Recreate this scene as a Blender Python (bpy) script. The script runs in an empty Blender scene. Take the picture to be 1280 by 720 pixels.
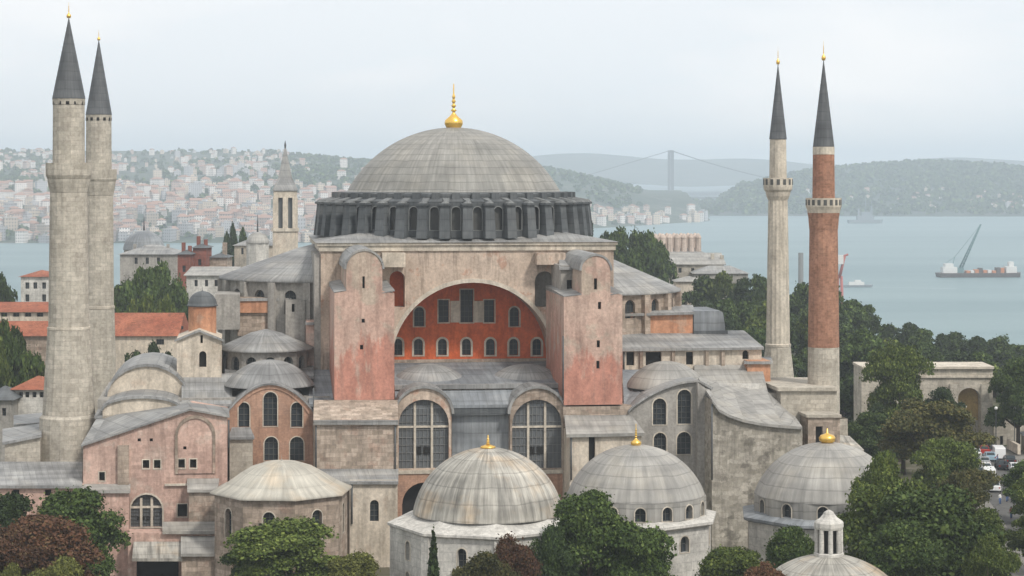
import bpy, bmesh, math, random
from math import sin, cos, pi, radians, sqrt, atan2
from mathutils import Vector, Matrix, Euler, noise
from mathutils.geometry import tessellate_polygon
random.seed(7)
S = bpy.context.scene
COL = S.collection
# ------------------------------------------------------------------ camera, sky, sun, exposure
F, CH, HY = 2700.0, 49.0, 215.0            # focal length in photo pixels, camera height, horizon row
cam = bpy.data.cameras.new('camera'); co = bpy.data.objects.new('camera', cam); COL.objects.link(co)
co.location = (0, 0, CH); co.rotation_euler = (pi/2, 0, 0)
cam.sensor_width = 36; cam.lens = F/1280*36; cam.shift_y = -(360-HY)/1280
cam.clip_start = 1; cam.clip_end = 60000
S.camera = co
SUN_EL, SUN_AZ = radians(48), radians(38)  # azimuth: from behind the camera (-Y) towards +X
sdir = Vector((sin(SUN_AZ)*cos(SUN_EL), -cos(SUN_AZ)*cos(SUN_EL), sin(SUN_EL)))
sl = bpy.data.lights.new('sun', 'SUN'); sl.energy = 3.2; sl.angle = radians(7); sl.color = (1, .955, .89)
so = bpy.data.objects.new('sun', sl); COL.objects.link(so)
so.rotation_euler = sdir.to_track_quat('Z', 'Y').to_euler()
w = bpy.data.worlds.new('World'); S.world = w; w.use_nodes = True
nt = w.node_tree; nt.nodes.clear()
def wn(t, **k):
    n = nt.nodes.new(t)
    for a, b in k.items(): setattr(n, a, b)
    return n
out = wn('ShaderNodeOutputWorld'); bg = wn('ShaderNodeBackground'); bg.inputs[1].default_value = .1
sky = wn('ShaderNodeTexSky', sky_type='NISHITA', sun_disc=False, sun_elevation=SUN_EL, sun_rotation=pi-SUN_AZ, altitude=90, air_density=1, dust_density=3, ozone_density=1)
tc = wn('ShaderNodeTexCoord'); mp = wn('ShaderNodeMapping'); mp.inputs['Scale'].default_value = (1.0, 1.0, 3.4)
nz = wn('ShaderNodeTexNoise'); nz.inputs['Scale'].default_value = 5.5; nz.inputs['Detail'].default_value = 5; nz.inputs['Roughness'].default_value = .5
rp = wn('ShaderNodeValToRGB'); rp.color_ramp.elements[0].position = .42; rp.color_ramp.elements[1].position = .66
rp.color_ramp.elements[0].color = (11.3, 11.7, 12.1, 1); rp.color_ramp.elements[1].color = (13.6, 13.3, 13.1, 1)
mx = wn('ShaderNodeMix', data_type='RGBA'); mx.inputs[0].default_value = .92
L_ = nt.links.new
L_(tc.outputs['Generated'], mp.inputs[0]); L_(mp.outputs[0], nz.inputs[0]); L_(nz.outputs[0], rp.inputs[0])
L_(sky.outputs[0], mx.inputs[6]); L_(rp.outputs[0], mx.inputs[7]); L_(mx.outputs[2], bg.inputs[0]); L_(bg.outputs[0], out.inputs[0])
S.view_settings.view_transform = 'Standard'; S.view_settings.look = 'None'; S.view_settings.gamma = 1
S.view_settings.use_curve_mapping = False; S.view_settings.exposure = -.16
S.cycles.use_denoising = True; S.cycles.max_bounces = 5; S.cycles.diffuse_bounces = 3; S.cycles.volume_bounces = 1

# ------------------------------------------------------------------ measuring: rows and columns of the photo -> metres at a known depth
def W(px, py, Y): return Vector(((px-640)*Y/F, Y, CH-(py-HY)*Y/F))
AN = radians(7); SA, CA = sin(AN), cos(AN); OX, OY = -8.5, 315.0   # the mosque's own axes
def LY(px, v): return (v - SA*OX + CA*OY)/(CA - SA*(px-640)/F)
def U(px, v):
    Y = LY(px, v); x = (px-640)*Y/F
    return CA*(x-OX)+SA*(Y-OY)
def Z(px, py, v): return CH-(py-HY)*LY(px, v)/F
def LP(px, py, v): return (U(px, v), v, Z(px, py, v))

# ------------------------------------------------------------------ materials
def newmat(name):
    m = bpy.data.materials.new(name); m.use_nodes = True; t = m.node_tree; t.nodes.clear()
    o = t.nodes.new('ShaderNodeOutputMaterial'); b = t.nodes.new('ShaderNodeBsdfPrincipled'); t.links.new(b.outputs[0], o.inputs[0])
    b.inputs['Roughness'].default_value = .85; b.inputs['Specular IOR Level'].default_value = .2
    return m, t, b
class N:
    def __init__(s, t): s.t = t
    def n(s, ty, ins=None, **k):
        x = s.t.nodes.new(ty)
        for a, b in k.items(): setattr(x, a, b)
        for a, b in (ins or {}).items():
            if hasattr(b, 'links') or isinstance(b, bpy.types.NodeSocket): s.t.links.new(b, x.inputs[a])
            else: x.inputs[a].default_value = b
        return x
    def noise(s, vec, sc, det=4, ro=.55):
        return s.n('ShaderNodeTexNoise', {'Vector': vec, 'Scale': sc, 'Detail': det, 'Roughness': ro}).outputs[0]
    def map(s, vec, sc, loc=(0,0,0)):
        return s.n('ShaderNodeMapping', {'Vector': vec, 'Scale': sc, 'Location': loc}).outputs[0]
    def rng(s, v, a, b, c=0., d=1.):
        return s.n('ShaderNodeMapRange', {0: v, 1: a, 2: b, 3: c, 4: d}).outputs[0]
    def mix(s, f, a, b, mode='MIX'):
        x = s.n('ShaderNodeMix', data_type='RGBA', blend_type=mode)
        for i, q in ((0, f), (6, a), (7, b)):
            if isinstance(q, bpy.types.NodeSocket): s.t.links.new(q, x.inputs[i])
            else: x.inputs[i].default_value = q if i == 0 else (*q[:3], 1)
        return x.outputs[2]
    def bump(s, h, b, st=.3, d=.1):
        x = s.n('ShaderNodeBump', {'Height': h, 'Strength': st, 'Distance': d}); s.t.links.new(x.outputs[0], b.inputs['Normal'])
def hexc(r, g, b):   # photo colour (0-255) -> linear
    f = lambda c: ((c/255+.055)/1.055)**2.4 if c > 10 else c/255/12.92
    return (f(r), f(g), f(b))
def masonry(name, c1, c2, c3, bs=None, bw=1.2, bh=.55, big=.12, patch=.5, streak=.35, mortar=.75, seed=0, zmix=None, rough=.9, wobble=.35, zlow=None, grime=.26):
    """weathered plaster or stone: blotches, streaks and (bs = contrast) courses of blocks"""
    m, t, b = newmat(name); g = N(t); tc = g.n('ShaderNodeTexCoord'); ob = g.map(tc.outputs['Object'], (1,1,1), (seed*13.1, seed*7.7, seed*3.3)); uv = tc.outputs['UV']
    f1 = g.rng(g.noise(ob, big, 6, .62), .5-.14, .5+.14)
    col = g.mix(f1, c1, c2)
    f2 = g.rng(g.noise(g.map(ob, (1,1,1), (31, 5, 9)), big*3.3, 6, .65), .56, .62, 0, patch)
    col = g.mix(f2, col, c3)
    if zmix:                      # a different old coat of plaster above a wavy line
        sx = g.n('ShaderNodeSeparateXYZ', {0: tc.outputs['Object']}).outputs[2]
        nn = g.noise(ob, .22, 5, .6)
        zz = g.n('ShaderNodeMath', {0: sx, 1: g.rng(nn, .3, .7, -zmix[2], zmix[2])}, operation='ADD').outputs[0]
        col = g.mix(g.rng(zz, zmix[0], zmix[1]), col, zmix[3])
    if zlow:
        sx = g.n('ShaderNodeSeparateXYZ', {0: tc.outputs['Object']}).outputs[2]
        zz = g.n('ShaderNodeMath', {0: sx, 1: g.rng(g.noise(g.map(ob,(1.4,1.4,.35)), .35, 5, .6), .3, .7, -zlow[2], zlow[2])}, operation='ADD').outputs[0]
        col = g.mix(g.rng(zz, zlow[0], zlow[1], 1, 0), col, zlow[3])
    st = g.noise(g.map(ob, (1.1, 1.1, .11)), 1.3, 4, .6)
    col = g.mix(g.rng(st, .5, .66, 0, streak*1.35), col, tuple(c*.5 for c in c1))
    gr = g.rng(g.noise(g.map(ob, (1,1,.55), (7,3,51)), .5, 7, .72), .36, .64, 1-grime, 1+grime*.45)
    col = g.mix(1, col, g.n('ShaderNodeCombineColor', {0: gr, 1: gr, 2: gr}).outputs[0], 'MULTIPLY')
    fine = g.noise(ob, 2.6, 4, .7)
    col = g.mix(1, col, g.n('ShaderNodeCombineColor', {0: g.rng(fine, .3, .7, .8, 1.18), 1: g.rng(fine, .3, .7, .8, 1.17), 2: g.rng(fine, .3, .7, .8, 1.15)}).outputs[0], 'MULTIPLY')
    h = fine
    if bs:
        wob = g.n('ShaderNodeTexNoise', {'Vector': ob, 'Scale': .8, 'Detail': 3}).outputs['Color']
        wob = g.n('ShaderNodeVectorMath', {0: wob, 1: (.5,.5,.5)}, operation='SUBTRACT').outputs[0]
        wob = g.n('ShaderNodeVectorMath', {0: wob, 'Scale': wobble}, operation='SCALE').outputs[0]
        uv = g.n('ShaderNodeVectorMath', {0: uv, 1: wob}, operation='ADD').outputs[0]
        br = g.n('ShaderNodeTexBrick', {'Vector': uv, 'Color1': (1,1,1,1), 'Color2': (1-bs, 1-bs, 1-bs*1.05, 1), 'Mortar': (mortar, mortar, mortar, 1), 'Scale': 1., 'Mortar Size': .035, 'Mortar Smooth': .3, 'Bias': 0., 'Brick Width': bw, 'Row Height': bh})
        col = g.mix(1, col, br.outputs[0], 'MULTIPLY')
    t.links.new(col, b.inputs['Base Color']); b.inputs['Roughness'].default_value = rough
    g.bump(h, b, .35, .08)
    return m
def lead(name, c1, c2, c3, pw=.75, ph=2.2, seam=.62, warm=.5, seed=0, rowc=.25, rough=.6, run=.24, lap=.72):
    """weathered lead sheet: panels with seams, runs of dirt, warm patches"""
    m, t, b = newmat(name); g = N(t); tc = g.n('ShaderNodeTexCoord'); uv = tc.outputs['UV']; ob = g.map(tc.outputs['Object'], (1,1,1), (seed*11.3, seed*5.1, seed))
    col = g.mix(g.rng(g.noise(ob, .16, 5, .6), .38, .62), c1, c2)
    col = g.mix(g.rng(g.noise(g.map(ob, (1,1,1), (3, 77, 1)), .22, 5, .6), .5, .66, 0, warm), col, c3)
    st = g.noise(g.map(uv, (1.6, .16, 1)), 1., 5, .65)
    k = g.rng(st, .32, .68, 1-run*1.1, 1+run*.85)
    row = g.noise(g.map(uv, (.05, .42, 1), (0, seed*2.2, 0)), 1., 2, .5)
    k2 = g.rng(row, .3, .7, 1-rowc, 1+rowc)
    kk = g.n('ShaderNodeMath', {0: k, 1: k2}, operation='MULTIPLY').outputs[0]
    col = g.mix(1, col, g.n('ShaderNodeCombineColor', {0: kk, 1: kk, 2: kk}).outputs[0], 'MULTIPLY')
    br = g.n('ShaderNodeTexBrick', {'Vector': uv, 'Color1': (1,1,1,1), 'Color2': (.84,.845,.85,1), 'Mortar': (seam, seam, seam, 1), 'Scale': 1., 'Mortar Size': .03, 'Mortar Smooth': .5, 'Bias': 0., 'Brick Width': pw, 'Row Height': ph}, offset=.0)
    col = g.mix(1, col, br.outputs[0], 'MULTIPLY')
    sy = g.n('ShaderNodeSeparateXYZ', {0: uv}).outputs[1]
    wv = g.n('ShaderNodeMath', {0: sy, 1: g.rng(g.noise(g.map(uv,(.3,.3,1)),1.,2), .3,.7,-.12,.12)}, operation='ADD').outputs[0]
    frx = g.n('ShaderNodeMath', {0: g.n('ShaderNodeMath', {0: wv, 1: ph}, operation='DIVIDE').outputs[0]}, operation='FRACT').outputs[0]
    lp = g.rng(frx, 0, .11, lap, 1.)
    col = g.mix(1, col, g.n('ShaderNodeCombineColor', {0: lp, 1: lp, 2: lp}).outputs[0], 'MULTIPLY')
    t.links.new(col, b.inputs['Base Color']); b.inputs['Roughness'].default_value = rough; b.inputs['Specular IOR Level'].default_value = .35
    g.bump(g.noise(ob, .9, 3, .5), b, .25, .15)
    return m
def flat(name, c, rough=.7, metal=0., var=.15, sc=1.5):
    m, t, b = newmat(name); g = N(t); ob = g.n('ShaderNodeTexCoord').outputs['Object']
    col = g.mix(g.noise(ob, sc, 3), tuple(x*(1-var) for x in c), tuple(min(1, x*(1+var)) for x in c))
    t.links.new(col, b.inputs['Base Color']); b.inputs['Roughness'].default_value = rough; b.inputs['Metallic'].default_value = metal
    return m
def leafmat(name, c1, c2, c3):
    m, t, b = newmat(name); g = N(t)
    ge = g.n('ShaderNodeNewGeometry').outputs['Random Per Island']; oi = g.n('ShaderNodeObjectInfo').outputs['Random']
    ob = g.n('ShaderNodeTexCoord').outputs['Object']
    col = g.mix(g.rng(g.noise(ob, .33, 3), .36, .64), c1, c2)
    col = g.mix(g.rng(ge, .72, 1., 0, .75), col, c3)
    kk = g.rng(oi, 0, 1, .75, 1.25); k2 = g.rng(ge, 0, 1, .65, 1.3)
    kk = g.n('ShaderNodeMath', {0: kk, 1: k2}, operation='MULTIPLY').outputs[0]
    col = g.mix(1, col, g.n('ShaderNodeCombineColor', {0: kk, 1: kk, 2: kk}).outputs[0], 'MULTIPLY')
    t.links.new(col, b.inputs['Base Color']); b.inputs['Roughness'].default_value = .75
    return m
M = {}
M['lead'] = lead('lead_roof', (.225,.224,.22), (.315,.312,.30), (.34,.315,.275), warm=.5)
M['lead_dome'] = lead('lead_main_dome', (.225,.22,.20), (.285,.275,.25), (.34,.315,.265), pw=.9, ph=1.3, seam=.8, warm=.35, seed=2, rowc=.12, run=.24, lap=.5)
M['lead_dark'] = lead('lead_drum', (.075,.083,.087), (.11,.118,.122), (.15,.15,.145), pw=1.2, ph=1.6, warm=.3, seed=3)
M['lead_pale'] = lead('lead_pale_dome', (.30,.285,.25), (.42,.395,.345), (.46,.35,.235), pw=.7, ph=1.9, seam=.85, warm=.75, seed=4, rowc=.3, run=.5, lap=.62)
M['lead_cream'] = lead('lead_cream_roof', (.40,.375,.32), (.50,.47,.40), (.52,.42,.30), pw=.7, ph=2.4, seam=.85, warm=.6, seed=8, rowc=.12, run=.22, lap=.85)
M['lead_grey'] = lead('lead_grey_dome', (.27,.26,.24), (.36,.345,.315), (.36,.33,.275), pw=.8, ph=1.6, seam=.85, warm=.5, seed=5, rowc=.2, run=.2, lap=.62)
M['lead_rib'] = lead('lead_rib_cap', (.15,.155,.155), (.19,.195,.19), (.22,.22,.205), warm=.3, seed=9)
M['lead_blue'] = lead('lead_blue_sheet', (.19,.205,.22), (.27,.285,.295), (.27,.265,.25), pw=1., ph=2.5, warm=.3, seed=6)
M['spire'] = lead('lead_spire', (.075,.08,.085), (.105,.11,.115), (.14,.14,.14), pw=.5, ph=1.2, warm=.2, seed=7)
M['pink'] = masonry('pink_plaster', (.49,.315,.255), (.53,.385,.315), (.48,.39,.315), zmix=(35.0, 35.8, 5.0, (.47,.38,.305)), zlow=(24.6, 26.4, 5., (.47,.225,.17)), streak=.3, seed=1, patch=.8)
M['pink_wall'] = masonry('pink_masonry', (.52,.345,.285), (.60,.425,.355), (.58,.48,.41), bs=.2, bw=1.4, bh=.5, mortar=.88, seed=2)
M['red'] = masonry('red_plaster', (.56,.115,.04), (.62,.145,.052), (.46,.11,.055), streak=.3, seed=3, patch=.4)
M['beige'] = masonry('beige_plaster', (.46,.365,.29), (.56,.455,.37), (.45,.275,.20), streak=.5, seed=4, patch=.8)
M['stone'] = masonry('grey_stone', (.47,.425,.36), (.55,.505,.43), (.38,.34,.285), bs=.24, bw=1.3, bh=.6, mortar=.72, seed=5, big=.2, streak=.2, grime=.2)
M['stone_rough'] = masonry('rough_stone', (.39,.355,.30), (.50,.46,.395), (.22,.20,.17), bs=.4, bw=1.2, bh=.55, mortar=.72, seed=6, big=.16, patch=.75, wobble=1.3)
M['stone_pink'] = masonry('pinkish_stone', (.42,.335,.27), (.51,.42,.345), (.40,.265,.205), bs=.42, bw=1.3, bh=.55, mortar=.66, seed=7)
M['ochre'] = masonry('ochre_brick', (.42,.245,.17), (.48,.30,.215), (.36,.23,.175), bs=.12, bw=.7, bh=.22, mortar=.85, seed=8)
M['orange'] = masonry('orange_plaster', (.50,.235,.135), (.53,.30,.19), (.45,.34,.26), seed=9)
M['brick'] = masonry('brick_shaft', (.36,.18,.118), (.43,.24,.165), (.32,.18,.125), bs=.3, bw=.6, bh=.3, mortar=.9, seed=10, streak=.2)
M['brick_red'] = masonry('dark_red_brick', (.22,.075,.055), (.28,.11,.08), (.2,.1,.08), bs=.15, bw=.7, bh=.25, mortar=.9, seed=11)
M['greyp'] = masonry('grey_plaster', (.30,.285,.26), (.37,.35,.32), (.26,.24,.22), seed=12, streak=.25)
M['white'] = masonry('white_marble', (.52,.50,.46), (.60,.58,.54), (.44,.42,.39), seed=13, streak=.25, bs=.06, bw=2, bh=1)
M['cream'] = masonry('cream_plaster', (.54,.47,.38), (.62,.55,.46), (.47,.37,.29), seed=14)
M['trim'] = masonry('pale_stone_trim', (.52,.465,.385), (.60,.545,.46), (.44,.385,.32), seed=15)
M['chimney_pink'] = masonry('pale_pink_plaster', (.50,.41,.35), (.56,.47,.41), (.46,.40,.35), seed=17)
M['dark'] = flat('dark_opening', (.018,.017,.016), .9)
M['glass'] = flat('window_glass', (.035,.042,.048), .25)
M['glassg'] = flat('old_window_glass', (.115,.123,.128), .4)
M['lattice'] = flat('window_lattice', (.085,.085,.08), .7)
M['lattice2'] = flat('lead_cames', (.19,.19,.185), .7)
M['drumtrim'] = flat('drum_window_trim', (.19,.195,.19), .7)
M['gold'] = flat('gilded_copper', (.83,.53,.13), .32, .85, .08)
M['tile'] = masonry('red_roof_tile', (.33,.105,.06), (.39,.15,.09), (.25,.1,.07), bs=.2, bw=.4, bh=.4, seed=16)
M['bark'] = flat('bark', (.07,.055,.04), .9)
M['leafA'] = leafmat('leaves_dark_green', (.028,.052,.011), (.056,.088,.019), (.10,.13,.032))
M['leafB'] = leafmat('leaves_mid_green', (.048,.074,.014), (.082,.112,.022), (.14,.16,.036))
M['leafC'] = leafmat('leaves_olive', (.050,.055,.017), (.085,.083,.024), (.10,.075,.025))
M['leafR'] = leafmat('leaves_russet', (.075,.034,.018), (.11,.052,.028), (.075,.06,.022))
M['leafY'] = leafmat('leaves_yellow_green', (.085,.095,.020), (.12,.125,.03), (.15,.15,.04))
M['leafK'] = leafmat('leaves_blackish', (.019,.035,.011), (.036,.058,.016), (.06,.085,.024))

# ------------------------------------------------------------------ mesh building
class MB:
    def __init__(s, T=None): s.v = []; s.f = []; s.T = T
    def poly(s, pts, mi=0, uv=None, sm=False, idx=None):
        if idx is None:
            b = len(s.v)
            for p in pts: s.v.append(tuple(s.T @ Vector(p)) if s.T else tuple(p))
            idx = list(range(b, b+len(pts)))
        s.f.append((idx, mi, uv, sm)); return s
    def box(s, a0, a1, b0, b1, c0, c1, mi=0):
        P = [(a0,b0,c0),(a1,b0,c0),(a1,b1,c0),(a0,b1,c0),(a0,b0,c1),(a1,b0,c1),(a1,b1,c1),(a0,b1,c1)]
        for q in ((0,3,2,1),(4,5,6,7),(0,1,5,4),(1,2,6,5),(2,3,7,6),(3,0,4,7)): s.poly([P[i] for i in q], mi)
        return s
    def hexa(s, bot, top, mi=0):
        n = len(bot); s.poly(bot[::-1], mi); s.poly(top, mi)
        for i in range(n): s.poly([bot[i], bot[(i+1)%n], top[(i+1)%n], top[i]], mi)
        return s
    def slab(s, top, t=.3, mi=0):
        return s.hexa([(x,y,z-t) for x,y,z in top], list(top), mi)
    def plate(s, outer, holes, v0, v1, mi=0, fn=None, sides=True):
        """(u,z) outline with holes, extruded from v0 (front) to v1; fn maps (u,v,z) to the mesh's own axes"""
        fn = fn or (lambda u, v, z: (u, v, z))
        loops = [outer]+list(holes); flatp = [p for l in loops for p in l]
        tri = tessellate_polygon([[Vector((p[0], p[1], 0)) for p in l] for l in loops])
        for vv in (v0, v1):
            b = len(s.v)
            for p in flatp:
                q = fn(p[0], vv, p[1]); s.v.append(tuple(s.T @ Vector(q)) if s.T else q)
            for a in tri: s.f.append(([b+i for i in (a if vv == v0 else a[::-1])], mi, [(flatp[i][0], flatp[i][1]) for i in (a if vv == v0 else a[::-1])], False))
        for l in loops:
            for i in range(len(l)):
                p, q = l[i], l[(i+1) % len(l)]
                s.poly([fn(p[0], v0, p[1]), fn(q[0], v0, q[1]), fn(q[0], v1, q[1]), fn(p[0], v1, p[1])], mi)
        return s
    def lathe(s, prof, c=(0,0,0), n=32, mi=0, sm=True, a0=0., a1=2*pi, ph=0., flute=0., R=None, octo=None):
        full = abs(a1-a0-2*pi) < 1e-6; m = n if full else n+1
        R = R or max(p[0] for p in prof); b = len(s.v); arc = [0.]
        for i in range(1, len(prof)): arc.append(arc[-1]+math.dist(prof[i], prof[i-1]))
        for i_, (r, z) in enumerate(prof):
            for k in range(m):
                a = a0+(a1-a0)*k/n+ph; rr = r*(1-flute*(k % 2))
                if octo: rr *= 1-octo[i_]*(1-cos(pi/8)/cos(((a-ph+1e-9) % (pi/4))-pi/8))
                p = (c[0]+rr*cos(a), c[1]+rr*sin(a), c[2]+z); s.v.append(tuple(s.T @ Vector(p)) if s.T else p)
        for i in range(len(prof)-1):
            for k in range(n):
                k2 = (k+1) % m; id = [b+i*m+k, b+i*m+k2, b+(i+1)*m+k2, b+(i+1)*m+k]
                u0, u1 = (a1-a0)*k/n*R, (a1-a0)*(k+1)/n*R
                uv = [(u0,arc[i]),(u1,arc[i]),(u1,arc[i+1]),(u0,arc[i+1])]
                if prof[i][0] < 1e-6: id, uv = [id[0], id[2], id[3]], [uv[0], uv[2], uv[3]]
                elif prof[i+1][0] < 1e-6: id, uv = id[:3], uv[:3]
                s.f.append((id, mi, uv, sm))
        return s
    def tube(s, pts, r, n=6, mi=0, sm=True):
        pts = [Vector(p) for p in pts]; rs = r if isinstance(r, (list, tuple)) else [r]*len(pts); rings = []
        for i, p in enumerate(pts):
            d = (pts[min(i+1, len(pts)-1)]-pts[max(i-1, 0)]).normalized()
            x = d.cross(Vector((0,0,1)) if abs(d.z) < .9 else Vector((1,0,0))).normalized(); y = d.cross(x)
            b = len(s.v)
            for k in range(n):
                q = p+(x*cos(2*pi*k/n)+y*sin(2*pi*k/n))*rs[i]; s.v.append(tuple(s.T @ q) if s.T else tuple(q))
            rings.append(b)
        for i in range(len(rings)-1):
            for k in range(n):
                s.f.append(([rings[i]+k, rings[i]+(k+1) % n, rings[i+1]+(k+1) % n, rings[i+1]+k], mi, None, sm))
        s.f.append((list(range(rings[0], rings[0]+n))[::-1], mi, None, False)); s.f.append((list(range(rings[-1], rings[-1]+n)), mi, None, False))
        return s
    def build(s, name, mats, parent=None, loc=None, rotz=0.):
        me = bpy.data.meshes.new(name)
        me.from_pydata(s.v, [], [f[0] for f in s.f])
        for m in (mats if isinstance(mats, (list, tuple)) else [mats]): me.materials.append(M[m] if isinstance(m, str) else m)
        uvl = me.uv_layers.new(name='UVMap').data
        for p, f in zip(me.polygons, s.f):
            p.material_index = f[1]; p.use_smooth = f[3]
            if f[2]:
                for li, q in zip(p.loop_indices, f[2]): uvl[li].uv = q
            else:
                nrm = p.normal
                t = Vector((1,0,0)) if abs(nrm.z) > .999 else Vector((0,0,1)).cross(nrm).normalized()
                bb = nrm.cross(t)
                for li in p.loop_indices:
                    q = me.vertices[me.loops[li].vertex_index].co; uvl[li].uv = (q.dot(t), q.dot(bb))
        bm = bmesh.new(); bm.from_mesh(me); bmesh.ops.recalc_face_normals(bm, faces=bm.faces); bm.to_mesh(me); bm.free()
        o = bpy.data.objects.new(name, me); COL.objects.link(o)
        if parent: o.parent = parent
        if loc is not None: o.location = loc
        if rotz: o.rotation_euler = (0, 0, rotz)
        return o
def empty(name, loc=(0,0,0), rotz=0.):
    o = bpy.data.objects.new(name, None); COL.objects.link(o); o.location = loc; o.rotation_euler = (0,0,rotz); o.empty_display_size = .5; return o
def tag(o, label, cat, group=None):
    o['label'] = label; o['category'] = cat
    if group: o['group'] = group
    return o
def thing(name, label, cat, loc=(0,0,0), rotz=0., group=None): return tag(empty(name, loc, rotz), label, cat, group)
def setting(o, kind='structure'): o['kind'] = kind; return o
def dup(root, loc, rotz=0., scale=None, label=None, group=None):
    r = root.copy(); COL.objects.link(r); r.location = loc; r.rotation_euler = (0,0,rotz)
    if scale is not None: r.scale = scale
    if label: r['label'] = label
    if group: r['group'] = group
    for ch in list(root.children):
        c = ch.copy(); COL.objects.link(c); c.parent = r
        for g in list(ch.children):
            d = g.copy(); COL.objects.link(d); d.parent = c
    return r
def arch(uc, z0, z1, wd, n=10, flatarch=1.):
    r = wd/2; rise = min(r*flatarch, z1-z0-.01); zs = z1-rise
    return [(uc-r, z0), (uc+r, z0)]+[(uc+r*cos(pi*k/n), zs+rise*sin(pi*k/n)) for k in range(n+1)]
def rect(uc, z0, z1, wd): return [(uc-wd/2, z0), (uc+wd/2, z0), (uc+wd/2, z1), (uc-wd/2, z1)]
def window(parent, uc, z0, z1, wd, v, style='grid', fn=None, arched=True, name='window', frame=0., mats=None, T=None):
    """a pane set back in its opening, with bars; frame = width of a raised surround"""
    v0_, v = v, v+.22
    mb = MB(T); ol = arch(uc, z0, z1, wd) if arched else rect(uc, z0, z1, wd)
    ol = [(uc+(p[0]-uc)*1.02, z0+(p[1]-z0)*1.005) for p in ol]
    mb.plate(ol, [], v+.35, v+.45, 0, fn)
    def bar(a0, a1, c0, c1): mb.plate([(a0,c0),(a1,c0),(a1,c1),(a0,c1)], [], v+.24, v+.34, 3, fn)
    if style == 'grid':
        k = max(2, round(wd/.62)); h = z1-z0
        for i in range(1, k):
            x = uc-wd/2+wd*i/k; d = abs(x-uc)/(wd/2); top = (z1-wd/2*(1-sqrt(max(0, 1-d*d)))) if arched else z1
            bar(x-.04, x+.04, z0, top-.03)
        m = max(2, round(h/.75))
        for j in range(1, m):
            z = z0+h*j/m; zz = z-(z1-wd/2)
            hw = wd/2 if (zz < 0 or not arched) else sqrt(max(.01, wd*wd/4-zz*zz))
            mb.plate([(uc-hw,z-.035),(uc+hw,z-.035),(uc+hw,z+.035),(uc-hw,z+.035)], [], v+.225, v+.32, 3, fn)
    if style == 'tri':     # large lunette: two stone mullions, a transom, leading
        for x in (-.17, .17): mb.plate([(uc+wd*x-.15,z0),(uc+wd*x+.15,z0),(uc+wd*x+.15,z1-.45),(uc+wd*x-.15,z1-.45)], [], v+.05, v+.34, 1, fn)
        zt = z0+(z1-z0)*.6
        mb.plate([(uc-wd/2,zt-.13),(uc+wd/2,zt-.13),(uc+wd/2,zt+.13),(uc-wd/2,zt+.13)], [], v+.1, v+.33, 1, fn)
        for i in range(1, 12):
            x = uc-wd/2+wd*i/12; d = abs(x-uc)/(wd/2)
            mb.plate([(x-.03,z0),(x+.03,z0),(x+.03,z1-wd/2*(1-sqrt(max(0, 1-d*d)))-.02),(x-.03,z1-wd/2*(1-sqrt(max(0, 1-d*d)))-.02)], [], v+.24, v+.34, 3, fn)
        for j in range(1, 9):
            z = z0+(z1-z0)*j/9; zz = z-(z1-wd/2); hw = wd/2 if zz < 0 else sqrt(max(.01, wd*wd/4-zz*zz))
            mb.plate([(uc-hw,z-.03),(uc+hw,z-.03),(uc+hw,z+.03),(uc-hw,z+.03)], [], v+.225, v+.32, 3, fn)
        mb.plate(rect(uc-.7, z0+(z1-z0)*.2, z0+(z1-z0)*.31, .9), [], v+.2, v+.28, 2, fn); mb.plate(rect(uc+.45, z0+(z1-z0)*.2, z0+(z1-z0)*.31, .9), [], v+.2, v+.28, 2, fn)
    if frame:
        o2 = arch(uc, z0-frame*.6, z1+frame, wd+2*frame) if arched else rect(uc, z0-frame, z1+frame, wd+2*frame)
        mb.plate(o2, [arch(uc, z0, z1, wd) if arched else rect(uc, z0, z1, wd)], v0_-.06, v0_+.1, 1, fn)
    return mb.build(name, mats or ['glass', 'trim', 'dark', 'lattice'], parent)

# ------------------------------------------------------------------ THE MOSQUE
mosque = thing('mosque', 'great domed mosque with pink buttresses and red arched wall, between four minarets', 'mosque', (OX, OY, 0), AN)
def wallp(name, pts, v, d, mat, wins=(), parent=None, zfloor=None):
    """solid wall block: outline read off the facade plane v, depth d behind it. wins: (column, top row, bottom row, width, style, arched, frame)"""
    ol = [(U(x, v), Z(x, y, v)) for x, y in pts]
    if zfloor is not None:
        zm = min(p[1] for p in ol); ol = [(p[0], zfloor if p[1] < zm+.6 else p[1]) for p in ol]
    holes, wd = [], []
    for q in wins:
        x, yt, yb, wpx, st, ar, fr = (list(q)+[0]*7)[:7] if len(q) == 7 else (*q, 0)
        uc, z0, z1, ww = U(x, v), Z(x, yb, v), Z(x, yt, v), wpx*LY(x, v)/F
        holes.append(arch(uc, z0, z1, ww) if ar else rect(uc, z0, z1, ww)); wd.append((uc, z0, z1, ww, st, ar, fr))
    o = MB().plate(ol, holes, v, v+d).build(name, mat, parent or mosque)
    for uc, z0, z1, ww, st, ar, fr in wd:
        window(o, uc, z0, z1, ww, v, st, None, ar, frame=fr, mats=['dark' if st == 'dark' else ('glassg' if st == 'tri' else 'glass'), 'trim', 'dark', 'lattice'])
    return o
def roofp(name, pts, mat='lead', t=.35, parent=None):
    return MB().slab([LP(*p) for p in pts], t).build(name, mat, parent or mosque)
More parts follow.
